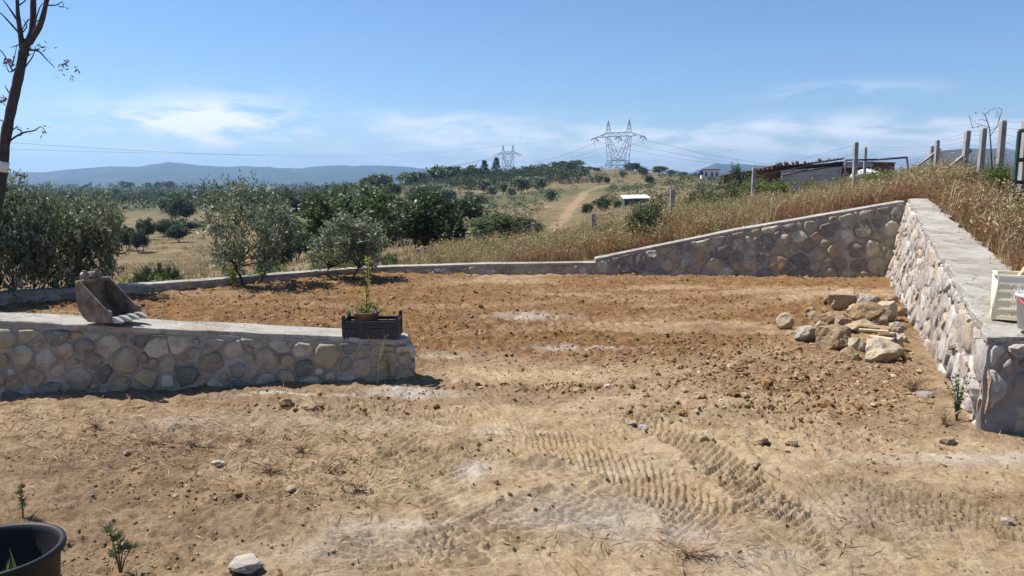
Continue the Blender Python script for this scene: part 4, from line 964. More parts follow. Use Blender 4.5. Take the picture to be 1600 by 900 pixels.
def tuft(C0, per, spread, rng):
    c = np.repeat(C0, per, 0); c[:, :2] += rng.normal(0, spread, (len(c), 2)); return c
def join(parts):
    n = 0; V = []; F = []
    for v, f in parts: V.append(v); F.append(np.asarray(f)+n); n += len(v)
    return np.concatenate(V), np.concatenate(F)
def q2t(vf): v, f = vf; return v, np.concatenate([f[:, [0, 1, 2]], f[:, [0, 2, 3]]], 0)
rng = np.random.default_rng(21)
patch = lambda sc, sd_, lo, hi: (lambda x, d: sm(fbm(x*sc, d*sc, sd_, 3), lo, hi))
# golden grass behind the far wall
C0 = np.concatenate([bank_pts(5200, 640, 1500, 12.6, 19, rng, 1.2, patch(1.4, 3, .34, .6)), bank_pts(2600, 620, 1480, 17, 30, rng, 1.2, patch(.7, 4, .36, .58)), bank_pts(900, 1380, 1700, 6, 20, rng, 1, patch(1.2, 5, .42, .62))])
Pb = tuft(C0, 9, .07, rng); hs = np.clip(.45 + 2.2*(fbm(Pb[:, 0]*1.5, Pb[:, 1]*1.5, 61, 3)-.36), .3, 1.6)
pxb = 800+1200*Pb[:, 0]/Pb[:, 1]
Hb = rng.uniform(.22, .56, len(Pb))*hs*np.where(pxb < 1060, .72, 1.0)*np.interp(Pb[:, 1], [15, 19, 26], [1, .7, .5])
g1 = blades(Pb, Hb, .008, .30, rng)
hd = Pb[::4] + np.stack([rng.normal(0, .03, len(Pb[::4])), rng.normal(0, .03, len(Pb[::4])), Hb[::4]*.95], 1)
g2 = q2t(seedheads(hd, rng, 3, .016, .045, .014))
tag(link('dry_grass', np_mesh('dry_grass', *join([g1, g2]), M['straw'], False)), 'tall golden dry grass covering the bank above the back wall', 'dry grass', kind='stuff')
# russet brush: near right bank and a strip above the far wall
C0 = np.concatenate([bank_pts(1900, 1440, 1760, 6.0, 14, rng, 1.0, patch(.8, 7, .22, .45)), bank_pts(1300, 1200, 1420, 12.8, 15, rng, 1.5, patch(.8, 8, .36, .58)), bank_pts(1000, 800, 1150, 13.6, 17, rng, 1.5, patch(.8, 9, .40, .58))])
Pb = tuft(C0, 7, .05, rng); Hb = rng.uniform(.14, .36, len(Pb)); g1 = blades(Pb, Hb, .006, .55, rng)
hd = Pb + np.stack([rng.normal(0, .06, len(Pb)), rng.normal(0, .06, len(Pb)), Hb*rng.uniform(.55, 1, len(Pb))], 1)
g2 = q2t(seedheads(hd, rng, 4, .035, .05, .007))
tag(link('russet_brush', np_mesh('russet_brush', *join([g1, g2]), M['russet'], False)), 'fine reddish-brown dry brush beside the right wall top', 'brush', kind='stuff')
# pale flowering weeds
C0 = np.concatenate([bank_pts(900, 660, 1120, 13.4, 22, rng, 1.1, patch(.9, 12, .45, .62)), bank_pts(600, 1420, 1640, 8, 24, rng, 1, patch(1.2, 13, .42, .62)), bank_pts(500, 1100, 1440, 14, 24, rng, 1, patch(.9, 14, .46, .62))])
Pb = tuft(C0, 5, .07, rng); Hb = rng.uniform(.26, .60, len(Pb))*np.where(800+1200*Pb[:, 0]/Pb[:, 1] > 1400, .72, 1.0); g1 = blades(Pb, Hb, .007, .3, rng)
t_ = rng.uniform(.25, 1, len(Pb))
hd = Pb + np.stack([rng.normal(0, .04, len(Pb)), rng.normal(0, .04, len(Pb)), Hb*t_], 1)
g2 = q2t(seedheads(hd, rng, 6, .045, .045, .018))
tag(link('pale_weeds', np_mesh('pale_weeds', *join([g1, g2]), M['weed_pale'], False)), 'pale yellowish seeding weeds among the bank grass', 'weeds', kind='stuff')
# scattered tall dead stalks with branching heads
C0 = np.concatenate([bank_pts(420, 660, 1480, 13.2, 18, rng, 1.1, patch(1.1, 33, .42, .6)), bank_pts(260, 1430, 1660, 7, 16, rng, 1, patch(1.1, 34, .4, .6))])
Pb = tuft(C0, 4, .04, rng); pxb = 800+1200*Pb[:, 0]/Pb[:, 1]; Hb = rng.uniform(.4, .8, len(Pb))*np.interp(pxb, [1040, 1080, 1420, 1470], [.7, .62, .62, .66]); g1 = blades(Pb, Hb, .009, .28, rng)
hd = np.repeat(Pb, 3, 0); hd[:, 2] += np.repeat(Hb, 3)*rng.uniform(.6, 1.05, len(hd)); hd[:, :2] += rng.normal(0, .05, (len(hd), 2))
g2 = q2t(seedheads(hd, rng, 5, .03, .06, .016))
tag(link('tall_stalks', np_mesh('tall_stalks', *join([g1, g2]), M['straw_dark'], False)), 'tall brown dead stalks standing above the bank grass', 'dead stalks', kind='stuff')
# green weeds
C0 = np.concatenate([bank_pts(420, 1290, 1440, 16, 25, rng, 1, patch(.8, 15, .35, .55)), bank_pts(200, 1460, 1640, 9, 20, rng, 1, patch(.9, 16, .45, .6)), bank_pts(340, 620, 1150, 14, 22, rng, 1, patch(1.2, 17, .48, .62)), bank_pts(700, 180, 620, 12.5, 24, rng, 1, patch(.5, 18, .45, .6))])
Pb = tuft(C0, 5, .06, rng); Hb = rng.uniform(.18, .42, len(Pb)); g1 = blades(Pb, Hb, .008, .3, rng)
hd = Pb + np.stack([rng.normal(0, .04, len(Pb)), rng.normal(0, .04, len(Pb)), Hb*rng.uniform(.15, 1, len(Pb))], 1)
g2 = q2t(seedheads(hd, rng, 8, .05, .06, .026))
tag(link('green_weeds', np_mesh('green_weeds', *join([g1, g2]), M['weed'], False)), 'leafy green weeds growing through the bank grass', 'weeds', kind='stuff')
# dry grass on the field beyond (coarse)
px = rng.uniform(150, 1150, 9000); d = rng.uniform(24, 110, 9000); x = (px-800)/1200*d/.9905
k = (fbm(x*.15, d*.15, 71, 3) > .48) & (pl_dist(x, d, trk) > 2.5); Pb = np.stack([x[k], d[k], terrain_z(x[k], d[k])], 1)
Pb = tuft(Pb, 5, .18, rng); Hb = rng.uniform(.15, .42, len(Pb)); 
tag(link('field_grass', np_mesh('field_grass', *blades(Pb, Hb, .05, .4, rng), M['straw'], False)), 'dry straw-coloured grass over the fields beyond the fence', 'dry grass', kind='stuff')

# shrubs standing in the bank grass
SHR = [make_tree(400+i, 1.0, 1.0, 0.02, 40, 8, 12, 0.085, .03, .012, M['bark'], M[m], .9, 4, .2) for i, m in enumerate(('scrub', 'weed', 'oak_dark'))]
def shrub(px, ytop, Y, wpx, k, label, rz=0.0, cat='shrub'):
    p = terr_at(px, Y); h = max(top_h(px, ytop, Y), .2)*1.05; w = wpx*Y/1200
    return plant('bank_shrub', SHR[k], p, label, cat, 'shrubs on the grassy bank', rz, (w, w, h), ('stem', 'foliage'))
shrub(1006, 322, 14.6, 60, 0, 'dark grey-green shrub in the bank grass just above the wall step')
shrub(1150, 286, 25, 70, 0, 'grey-green bush at the left foot of the brick hut', 1)
shrub(1195, 283, 23, 75, 1, 'fresh green feathery bush in front of the hut wall', 2)
shrub(1142, 266, 34, 26, 2, 'tall dark bush at the left corner of the brick hut', 3)
shrub(1330, 276, 22, 60, 1, 'green bush right of the grey hut wall', .3)
shrub(1372, 268, 20, 70, 1, 'green bush beneath the leaning metal frame', 1.3)
shrub(1260, 284, 26, 26, 1, 'small green sprig bush before the grey block wall', 2.3)
shrub(1552, 262, 12.5, 44, 1, 'yellow-green leafy bush between the two right fence posts', 2.7)
shrub(1500, 272, 14.5, 50, 0, 'grey-green bush at the foot of the braced fence post', .7)
shrub(1010, 318, 60, 40, 1, 'green bush beside the small green shed', .5)
shrub(1462, 284, 15.5, 60, 0, 'wide grey-green shrub at the corner where the two high walls meet', 1.9)
shrub(1582, 300, 10.2, 60, 0, 'grey-green shrub at the foot of the last fence post', 2.9)
shrub(1418, 282, 18, 50, 0, 'grey shrub beneath the right leg of the leaning goal', .9)
shrub(1098, 300, 21, 60, 0, 'broad grey-green shrub left of the hut on the bank', 2.1)
shrub(1290, 292, 20, 44, 0, 'grey-green shrub before the right end of the block wall', 3.1)
shrub(948, 352, 17, 40, 0, 'grey-green shrub beside the fence post above the wall step', 1.4)
shrub(880, 372, 20, 46, 0, 'straggly grey-green bush behind the fence post above the low wall', 1.5)
shrub(785, 380, 18.5, 60, 1, 'yellow-green weedy bush left of the tall fence post', 2.5)

# ------------------------------------------------------------------ clods, straw litter
def ico():
    t = (1+5**.5)/2
    v = np.array([(-1, t, 0), (1, t, 0), (-1, -t, 0), (1, -t, 0), (0, -1, t), (0, 1, t), (0, -1, -t), (0, 1, -t), (t, 0, -1), (t, 0, 1), (-t, 0, -1), (-t, 0, 1)], float); v /= np.linalg.norm(v[0])
    f = np.array([(0, 11, 5), (0, 5, 1), (0, 1, 7), (0, 7, 10), (0, 10, 11), (1, 5, 9), (5, 11, 4), (11, 10, 2), (10, 7, 6), (7, 1, 8), (3, 9, 4), (3, 4, 2), (3, 2, 6), (3, 6, 8), (3, 8, 9), (4, 9, 5), (2, 4, 11), (6, 2, 10), (8, 6, 7), (9, 8, 1)])
    return v, f
IV, IF = ico()
def subdiv(v, f):
    e = {}; v = list(map(tuple, v)); nf = []
    def mid(a, b2):
        k = (min(a, b2), max(a, b2))
        if k not in e:
            p = (np.array(v[a])+np.array(v[b2])); p /= np.linalg.norm(p); v.append(tuple(p)); e[k] = len(v)-1
        return e[k]
    for a, b2, c in f:
        x, y, z = mid(a, b2), mid(b2, c), mid(c, a); nf += [(a, x, z), (x, b2, y), (z, y, c), (x, y, z)]
    return np.array(v), np.array(nf)
IV1, IF1 = subdiv(IV, IF); IV2, IF2 = subdiv(IV1, IF1); IV3, IF3 = subdiv(IV2, IF2)
rng = np.random.default_rng(31)
def scatter(N, V0, F0, mu, sig, lo, hi, densf, name, label, smooth, jit):
    x = rng.uniform(-6.5, 6.5, N); y = 2.4 + 11.0*rng.uniform(0, 1, N)**1.4
    kk = in_poly(x, y, YP) & (np.abs(x) < y*0.72 + .3)
    kk &= (seg_dist(x, y, FL_B[1], FL_B[2]+np.array([0, .17, 0])) > .3) & (seg_dist(x, y, RW_B[0], RW_B[1]) > .15)
    x, y = x[kk], y[kk]; kk = rng.uniform(0, 1, len(x)) < densf(x, y); x, y = x[kk], y[kk]; n = len(x)
    sz = np.clip(np.exp(rng.normal(mu, sig, n))*(1+.5*clod_mask(x, y)+.35*tilled_mask(x, y)), lo, hi); zz = yard_z(x, y)
    Vc = V0[None]*(sz[:, None, None]*(1+rng.normal(0, jit, (n, len(V0), 1))))*np.stack([rng.uniform(.8, 1.3, n), rng.uniform(.8, 1.3, n), rng.uniform(.55, .95, n)], 1)[:, None, :]
    an = rng.uniform(0, 6.28, n); ca, sa = np.cos(an)[:, None], np.sin(an)[:, None]
    Vc = np.stack([Vc[..., 0]*ca - Vc[..., 1]*sa, Vc[..., 0]*sa + Vc[..., 1]*ca, Vc[..., 2]], -1) + np.stack([x, y, zz + sz*.15], 1)[:, None, :]
    Fc = (F0[None] + np.arange(n)[:, None, None]*len(V0)).reshape(-1, 3)
    print(name, n)
    tag(link(name, np_mesh(name, Vc.reshape(-1, 3), Fc, M['clod'], smooth)), label, 'soil clods', kind='stuff')
scatter(150000, IV, IF, -5.15, .42, .003, .02, lambda x, y: .03 + .9*clod_mask(x, y) + .42*tilled_mask(x, y)*fbm(x*1.2, y*1.2, 5, 3) + .40*brown_mask(x, y)*sm(fbm(x*2, y*2, 6, 3), .4, .65), 'soil_crumbs', 'fine crumbs of earth and grit strewn over the whole yard', False, .2)
scatter(26000, IV1, IF1, -4.40, .42, .009, .045, lambda x, y: .002 + .62*clod_mask(x, y)**1.3 + .014*tilled_mask(x, y) + .004*brown_mask(x, y), 'soil_clods', 'lumpy clods of brown earth lying before the rock heap', False, .17)
# straw litter lying on the ground
N = 42000; x = rng.uniform(-4.2, 3.5, N); y = 2.5 + 4.5*rng.uniform(0, 1, N)
lit = np.zeros(N)
for px_, py_, a, b2, s in ((330, 690, 1.3, .45, 1), (500, 720, .6, .3, .9), (560, 770, .4, .25, .7), (980, 850, .5, .12, .8), (1080, 865, .3, .12, 1), (1180, 800, .4, .1, .4), (1300, 870, .4, .2, .3), (100, 640, .8, .3, .5), (220, 720, .9, .3, .7)):
    c = gp(px_, py_); lit = np.maximum(lit, s*np.exp(-(((x-c[0])/a)**2 + ((y-c[1])/b2)**2)))
kk = (rng.uniform(0, 1, N) < lit + .03) & in_poly(x, y, YP) & (seg_dist(x, y, FL_B[1], FL_B[2]) > .2); x, y = x[kk], y[kk]; n = len(x)
d = np.stack([rng.normal(0, 1, n), rng.normal(0, 1, n), np.abs(rng.normal(.0, .28, n))], 1)
v, f = leaves(np.stack([x, y, yard_z(x, y)+.006], 1), d, rng.uniform(.03, .16, n), rng.uniform(.0028, .006, n), rng)
tag(link('straw_litter', np_mesh('straw_litter', v, f, M['litter'], False)), 'dry straw and stalks littering the trampled ground', 'straw', kind='stuff')

# ------------------------------------------------------------------ rocks
def rock_mesh(seed, sx, sy, sz_, flat=.12, mat='rock', lvl=3):
    rg = np.random.default_rng(seed); V, F = (IV2, IF2) if lvl == 2 else (IV3, IF3)
    v = V.copy()
    for k in range(16):                                        # chopped facets
        n = rg.normal(size=3); n /= np.linalg.norm(n); dd = rg.uniform(.55, .85)
        t = v @ n - dd; v = v - np.clip(t, 0, None)[:, None]*n*.97
    v = v*(1 + .14*(fbm(v[:, 0]*1.6+seed, v[:, 1]*1.6+v[:, 2]*1.3, seed, 3)-.5)[:, None]*2)
    v = v*(1 + .06*(fbm(v[:, 0]*5+seed, v[:, 1]*5+v[:, 2]*4, seed+9, 3)-.5)[:, None]*2); v = v*(1 + rg.normal(0, .010, len(v)))[:, None]
    return np_mesh('rock', v*np.array([sx, sy, sz_])*1.12, F, M[mat], False)
def rock(px, py, w, hgt_, seed, label, group=None, z0=None, depth=None, mat='rock', name='rock', cat='rock', sink=.2):
    p = gp(px, py, z0 or 0.0)
    for _ in range(6): p = gp(px, py, float(yard_low(p[:1], p[1:2])[0]) + (z0 or 0.0))
    o = link(name, rock_mesh(seed, w/2*1.08, (depth or w*.8)/2*1.08, hgt_/2*1.1, mat=mat))
    zz = float(yard_low(p[:1], p[1:2])[0]) + (z0 or 0.0)
    o.location = (p[0], p[1] + (depth or w*.8)*.3, zz + hgt_*(.5-sink)); o.rotation_euler = (0, 0, seed*1.7 % .8 - .4)
    return tag(o, label, cat, group)

pile = [(1229, 515, .19, .20, 'round tan rock standing alone left of the heap', None), (1280, 503, .21, .13, 'flat-topped tan rock at the back left of the heap', None), (1296, 512, .23, .20, 'big pale tan boulder at the left shoulder of the heap', None),
        (1322, 478, .32, .22, 'pale boulder highest at the back of the heap', None), (1358, 480, .25, .18, 'pale cream rock at the top of the heap behind the planks', None), (1388, 494, .26, .20, 'grey-brown rock leaning against the right wall at the heap top', None), (1396, 475, .16, .15, 'small pale rock wedged behind the heap by the wall', None),
        (1358, 502, .30, .20, 'broad pale flat-faced slab rock behind the planks', None), (1312, 546, .34, .26, 'largest grey-tan boulder at the front of the heap', None), (1345, 551, .20, .15, 'grey angular rock beside the largest boulder', None), (1382, 566, .34, .20, 'rounded tan boulder frontmost in the heap', None),
        (1400, 548, .22, .18, 'tan rock between the frontmost boulder and the wall', None), (1262, 532, .24, .14, 'crumbly brown lump between lone rock and the heap', None), (1404, 520, .15, .12, 'brown rock under the plank ends by the wall', None), (1352, 530, .32, .12, 'brown earthy rock under the front planks', None)]
for i, (px, py, w, h, lb, g) in enumerate(pile): rock(px, py, w*(1.05 if i else .92), h*(1.1 if i else 1), 500+i, lb, 'rocks heaped by the right wall', z0={3: .07, 4: .10, 5: .08, 7: .05, 14: .0}.get(i))
for i, (px, py, w, h, lb) in enumerate([(1268, 498, .17, .13, 'tan rock on the left slope of the heap'), (1340, 492, .2, .15, 'pale rock in the middle of the heap'), (1318, 520, .18, .14, 'brown rock above the largest boulder'), (1376, 508, .18, .14, 'pale rock at the right end of the planks'), (1408, 495, .15, .14, 'brown rock touching the right wall halfway down the heap'), (1285, 520, .16, .12, 'tan rock at the left foot of the heap'), (1366, 548, .16, .12, 'brown rock behind the frontmost boulder'), (1300, 475, .18, .13, 'pale rock on the back left edge of the heap'), (1392, 535, .17, .12, 'tan rock above the rock nearest the wall'), (1330, 560, .14, .10, 'small tan rock at the front of the heap')]): rock(px, py, w*1.1, h*1.1, 520+i, lb, 'rocks heaped by the right wall')
for i, (px, py, w, h) in enumerate(sorted([(1270, 522, .08, .07), (1283, 536, .07, .06), (1300, 530, .09, .07), (1332, 563, .08, .06), (1370, 540, .11, .09), (1290, 489, .10, .08), (1345, 478, .12, .1), (1376, 478, .1, .08), (1412, 533, .1, .08), (1248, 527, .06, .05), (1415, 560, .09, .07), (1318, 498, .12, .1)])):
    rock(px, py, w, h, 540+i, 'small brown stone tucked among the heaped boulders, %s from the left' % ORD[i], 'small stones in the heap')
for i, (px, py, w, h, lb) in enumerate([(378, 896, .17, .06, 'whitish flat broken rock at the bottom edge left of centre'), (340, 728, .075, .04, 'small white stone alone on the straw-littered ground'), (1007, 672, .06, .04, 'small bluish-white stone right of centre'),
    (988, 664, .07, .04, 'small brown stone beside the bluish-white stone'), (1238, 696, .085, .055, 'grey rounded stone among track marks right of centre'), (1190, 693, .08, .05, 'tan stone left of the grey rounded stone'), (1448, 622, .13, .06, 'whitish flat stone at the foot of the right wall'),
    (1575, 820, .06, .04, 'small tan stone near the lower right edge'), (258, 606, .11, .12, 'tan cobble leaning on the foot of the left wall'), (485, 642, .10, .05, 'reddish-brown clod stone below the left wall'), (445, 637, .09, .06, 'brown clod stone on the mound below the left wall'), (1178, 730, .07, .04, 'small brown stone by the track marks near centre right'),
    (932, 549, .07, .05, 'lone brown clod out on the levelled soil'), (1485, 695, .09, .05, 'pale brown stone in front of the end wall'), (1100, 688, .05, .04, 'small dark stone on the pale track right of centre')]):
    rock(px, py, w, h, 570+i, lb, None, mat='stone_pale' if 'whit' in lb else 'rock', name='loose_stone', cat='stone', sink=.25)
# planks on the heap
for i, (x0, y0, x1, y1, z, lb) in enumerate([(1340, 500, 1392, 505, .20, 'long pale plank lying topmost on the rock heap'), (1342, 508, 1388, 511, .17, 'second pale plank below the topmost on the heap'), (1360, 518, 1394, 524, .12, 'short plank at the front of the rock heap'), (1372, 514, 1396, 515, .15, 'short plank end poking right towards the wall'), (1366, 527, 1398, 533, .08, 'lowest broken plank on the rock heap')]):
    a = gp(x0, y0+12, z); b2 = gp(x1, y1+12, z); dv = Vector(b2-a); c = (a+b2)/2
    Mx = Matrix.Rotation(math.atan2(dv.y, dv.x), 3, 'Z') @ Matrix.Rotation(.12*((i % 3)-1), 3, 'X')
    mb = MB().box((0, 0, 0), (dv.length, .055, .018), Mx); o = mb.build('plank', M['wood']); o.location = c + np.array([0, 0, .03])
    tag(o, lb, 'plank', 'planks on the rock heap')

# ------------------------------------------------------------------ digger bucket
def bucket():
    w = np.array([0.292, 0.956, 0]); f = np.array([0.956, -0.292, 0]); zt = np.array([0, 0, 1.0])
    Yb = 5.86; pb = at(121, 500, Yb)
    s = (pb[0]-FL_B[1][0])/(FL_B[2][0]-FL_B[1][0]); zc = FL_T[1][2]*(1-s)+FL_T[2][2]*s + .006
    o = np.array([at(119, 500, 5.6)[0], FL_B[1][1]*(1-s)+FL_B[2][1]*s+.08, zc-.002])
    root = empty('digger_bucket', o); tag(root, 'worn brown steel digger bucket with teeth resting on the left wall', 'digger bucket')
    W = .36
    def P(ff, zz, ww): return Vector(f*ff*.74 + w*ww*.80 + zt*zz)
    prof = [(.00, .295), (.045, .30), (.385, .075), (.40, .0), (.12, .0), (.05, .035), (.00, .10), (-.025, .19), (-.02, .26)]
    for ww in (0, W-.014):
        MB().prism([P(a, b2, ww) for a, b2 in prof], (0, 0, 0), tuple(w*.011)).build('side_plate', M['rust'], root)
    # cutter ears at the lower front of the side plates
    for ww in (-.006, W-.012):
        MB().prism([P(a, b2, ww) for a, b2 in ((.32, .012), (.405, .012), (.405, .085), (.37, .10), (.335, .075))], (0, 0, 0), tuple(w*.02)).build('side_cutter', M['rust'], root)
    back = [(.40, .0), (.12, .0), (.05, .035), (.00, .10), (-.025, .19), (-.02, .26), (.0, .295)]
    mb = MB(); n = len(back); inner = [(.40, .012), (.124, .012), (.06, .045), (.013, .105), (-.012, .19), (-.008, .258), (.012, .29)]
    vs_ = [P(a, b2, .014) for a, b2 in back] + [P(a, b2, W-.014) for a, b2 in back] + [P(a, b2, .014) for a, b2 in inner] + [P(a, b2, W-.014) for a, b2 in inner]
    fs = [(i, i+1, n+i+1, n+i) for i in range(n-1)] + [(2*n+i, 3*n+i, 3*n+i+1, 2*n+i+1) for i in range(n-1)] + [(0, n, 3*n, 2*n), (n-1, 3*n-1, 4*n-1, 2*n-1)]
    mb.add(vs_, fs).build('shell', M['rust'], root)
    MB().tube([P(.02, .29, -.004), P(.02, .29, W+.004)], .020, 10).build('top_bar', M['rust'], root, smooth=True)
    for ww in (.085, .225):
        MB().prism([P(a, b2, ww) for a, b2 in ((-.055, .235), (-.02, .26), (.035, .295), (.035, .335), (.012, .372), (-.02, .372), (-.045, .345))], (0, 0, 0), tuple(w*.03)).build('ear', M['rust'], root)
    MB().tube([P(-.005, .345, .07), P(-.005, .345, .27)], .014, 10).build('pin', M['tooth'], root, smooth=True)
    MB().prism([P(a, b2, 0.0) for a, b2 in ((.36, .001), (.43, .001), (.43, .016), (.36, .022))], (0, 0, 0), tuple(w*W*.80)).build('cutting_edge', M['rust'], root)
    for k in range(4):
        c = .035 + k*(W-.07)/3; mb = MB(); secs = [(.375, .030, .024), (.415, .034, .026), (.455, .028, .020), (.50, .020, .008), (.515, .016, .003)]
        vs_ = []; fs = []
        for ff, hw, hh in secs: vs_ += [P(ff, .004, c-hw), P(ff, .004, c+hw), P(ff, .010+hh*1.3, c+hw*.75), P(ff, .010+hh*1.3, c-hw*.75)]
        for i in range(len(secs)-1):
            for j in range(4): fs.append((i*4+j, i*4+(j+1) % 4, (i+1)*4+(j+1) % 4, (i+1)*4+j))
        fs += [(3, 2, 1, 0), tuple(len(secs)*4-4+j for j in range(4))]
        mb.add(vs_, fs).build('tooth', M['tooth'], root)
bucket()

# ------------------------------------------------------------------ dark crate with sapling
def wall_top(px, py, z):
    return gp(px, py, z)
zc = FL_T[2][2] + .008
ca_ = gp(534, 531, zc+.05*.0); cb_ = gp(622, 530, zc)
cw = float(np.linalg.norm(cb_-ca_)); cdp = .26; chh = .155
cr = empty('plastic_crate', ((ca_[0]+cb_[0])/2, ca_[1]+.02+cdp/2, zc+.0), 0.03); tag(cr, 'dark navy plastic crate at the right end of the left wall', 'crate')
def slab(parent, name, c, s, m): return MB().box(c, s).build(name, m, parent)
hw, hd_ = cw/2, cdp/2
slab(cr, 'base', (0, 0, .006), (cw-.004, cdp-.004, .010), M['navy_plastic'])
for sy in (-1, 1):
    for k, (z0, hh) in enumerate(((.045, .072), (.098, .020), (.128, .026))): slab(cr, 'side_slat', (0, sy*(hd_-.006), z0), (cw-.02, .010, hh), M['navy_plastic'])
for sx in (-1, 1):
    for k, (z0, hh) in enumerate(((.045, .072), (.098, .020), (.132, .030))): slab(cr, 'end_slat', (sx*(hw-.006), 0, z0), (.010, cdp-.02, hh), M['navy_plastic'])
    for sy in (-1, 1): cpst = slab(cr, 'corner_post', (sx*(hw-.010), sy*(hd_-.010), .090), (.026, .026, .18), M['navy_plastic']); slab(cpst, 'post_cap', (sx*(hw-.010), sy*(hd_-.010), .1825), (.020, .020, .008), M['navy_plastic'])
for k in range(7): slab(cr, 'rib', (-hw+.05+k*(cw-.10)/6, -hd_+.0005, .078), (.008, .006, .13), M['navy_plastic'])
for k in range(3): slab(cr, 'rib', (-hw+.0005 if False else hw-.0005, -hd_+.06+k*.07, .078), (.006, .008, .13), M['navy_plastic'])
# pot with sapling inside the crate
pc = Vector(cr.location) + Vector((-.05, .01, .014))
pt_ = empty('sapling_pot', pc); tag(pt_, 'brown pot inside the dark crate holding a staked yellow-green sapling', 'potted plant')
MB().lathe([(.001, 0), (.075, 0), (.098, .168), (.106, .17), (.106, .186), (.094, .186), (.088, .165), (.07, .158), (.001, .16)], 24).build('pot', M['terracotta'], pt_, smooth=True)
MB().tube([(.02, 0, .15), (.018, .002, .35), (.03, .0, .62)], [.006, .005, .004], 6).build('stake', M['wood'], pt_)
rg = np.random.default_rng(61); stem = [(.0, 0, .15), (.004, 0, .30), (.012, 0, .45), (.016, 0, .60)]
MB().tube(stem, [.007, .006, .004, .002], 6).build('stem', M['weed'], pt_)
zs = np.concatenate([rg.uniform(.24, .62, 42), rg.uniform(.28, .38, 14)]); c = np.stack([np.interp(zs, [.15, .6], [0, .016]), np.zeros(len(zs)), zs], 1)
a = rg.uniform(0, 6.28, len(zs)); dd = np.stack([np.cos(a), np.sin(a), rg.uniform(-.5, 1.3, len(zs))], 1)
v, f = leaves(c, dd, rg.uniform(.025, .06, len(zs)), .018, rg); link('leaves', np_mesh('leaves', v, f, M['sap'], False), pt_)
n = 130; c = np.stack([rg.normal(0, .05, n), rg.normal(0, .05, n), rg.uniform(.16, .22, n)], 1)
v, f = leaves(c, rnd_dir(rg, n)+[0, 0, .9], .05, .012, rg); link('undergrowth', np_mesh('undergrowth', v, f, M['weed'], False), pt_)

# weeds by the left wall
def sprig(name, base, h, spread, n, leafm, label, cat, seed, LL=.05, LW=.012, stems=5, group=None, thick=.003, bend=.5):
    rg = np.random.default_rng(seed); r = empty(name, base); tag(r, label, cat, group); mb = MB(); C_ = []; D_ = []
    for k in range(stems):
        a = rg.uniform(0, 6.28); e = np.array([math.cos(a)*spread*rg.uniform(.3, 1), math.sin(a)*spread*rg.uniform(.3, 1)*.6, h*rg.uniform(.6, 1)])
        m = e*.5*np.array([bend, bend, 1.1]); mb.tube([(0, 0, -.02), m, e], [thick, thick*.8, thick*.4], 5)
        for q in rg.uniform(.15, 1, max(1, n//stems)):
            p = m*(2*q) if q < .5 else m+(e-m)*(2*q-1); C_.append(p); b_ = rg.uniform(0, 6.28); D_.append((math.cos(b_), math.sin(b_), rg.uniform(-.1, 1.2)))
    mb.build('stem', leafm, r)
    v, f = leaves(np.array(C_), np.array(D_), LL*rg.uniform(.6, 1.3, len(C_)), LW, rg); link('leaves', np_mesh('leaves', v, f, leafm, False), r)
    return r
def gpt(px, py):
    p = gp(px, py); p[2] = yz(p[0], p[1]); return p
sprig('weed', gpt(365, 449), .36, .12, 150, M['sap'], 'bright yellow-green weed in front of the low wall beside the slim-trunked olive', 'weed', 3, .07, .022, 7)
sprig('weed', gpt(325, 603), .15, .16, 90, M['weed_pale'], 'tuft of pale grass at the foot of the left wall', 'weed', 4, .07, .006, 14)
sprig('weed', gpt(372, 602), .20, .10, 46, M['weed'], 'thin green weed against the left wall stones', 'weed', 5, .04, .008, 8)
sprig('weed', gpt(405, 604), .14, .14, 50, M['litter'], 'dry stalk tuft against the left wall right of the green weed', 'weed', 6, .06, .004, 12)
sprig('weed', gpt(610, 604), .27, .13, 60, M['weed_pale'], 'straggly pale weed at the right end of the left wall', 'weed', 7, .03, .006, 10)
sprig('weed', gpt(590, 606) + np.array([0, -.01, 0]), .42, .16, 70, M['weed_pale'], 'thin branching dry weed rising in front of the dark crate', 'weed', 8, .025, .007, 7)
sprig('weed', gpt(1494, 664), .42, .10, 130, M['oak'], 'green leafy weed growing against the right wall', 'weed', 9, .030, .016, 8, thick=.003)
sprig('weed', gpt(1425, 612), .17, .22, 120, M['litter'], 'dry golden grass clump at the foot of the right wall', 'weed', 10, .09, .004, 26)
sprig('weed', gpt(1475, 668), .13, .13, 60, M['litter'], 'small dry tuft beside the end of the right wall', 'weed', 11, .06, .004, 14)
for i, (px_, py_) in enumerate(((300, 700), (390, 690), (470, 705), (520, 735), (560, 765), (240, 690), (420, 735), (150, 670))):
    sprig('dry_tuft', gpt(px_, py_), .06, .13, 40, M['litter'], 'low tuft of flattened straw on the left foreground, %s of eight from the back left' % ORD[i], 'straw tuft', 60+i, .08, .005, 16, 'straw tufts on the left foreground')
sprig('weed', gpt(1075, 872), .06, .16, 60, M['litter'], 'dead straw tuft near the bottom edge right of centre', 'weed', 12, .08, .003, 22)
sprig('weed', gpt(1342, 897), .18, .03, 4, M['litter'], 'single thin dark stalk poking up at the bottom edge', 'weed', 13, .03, .003, 1)
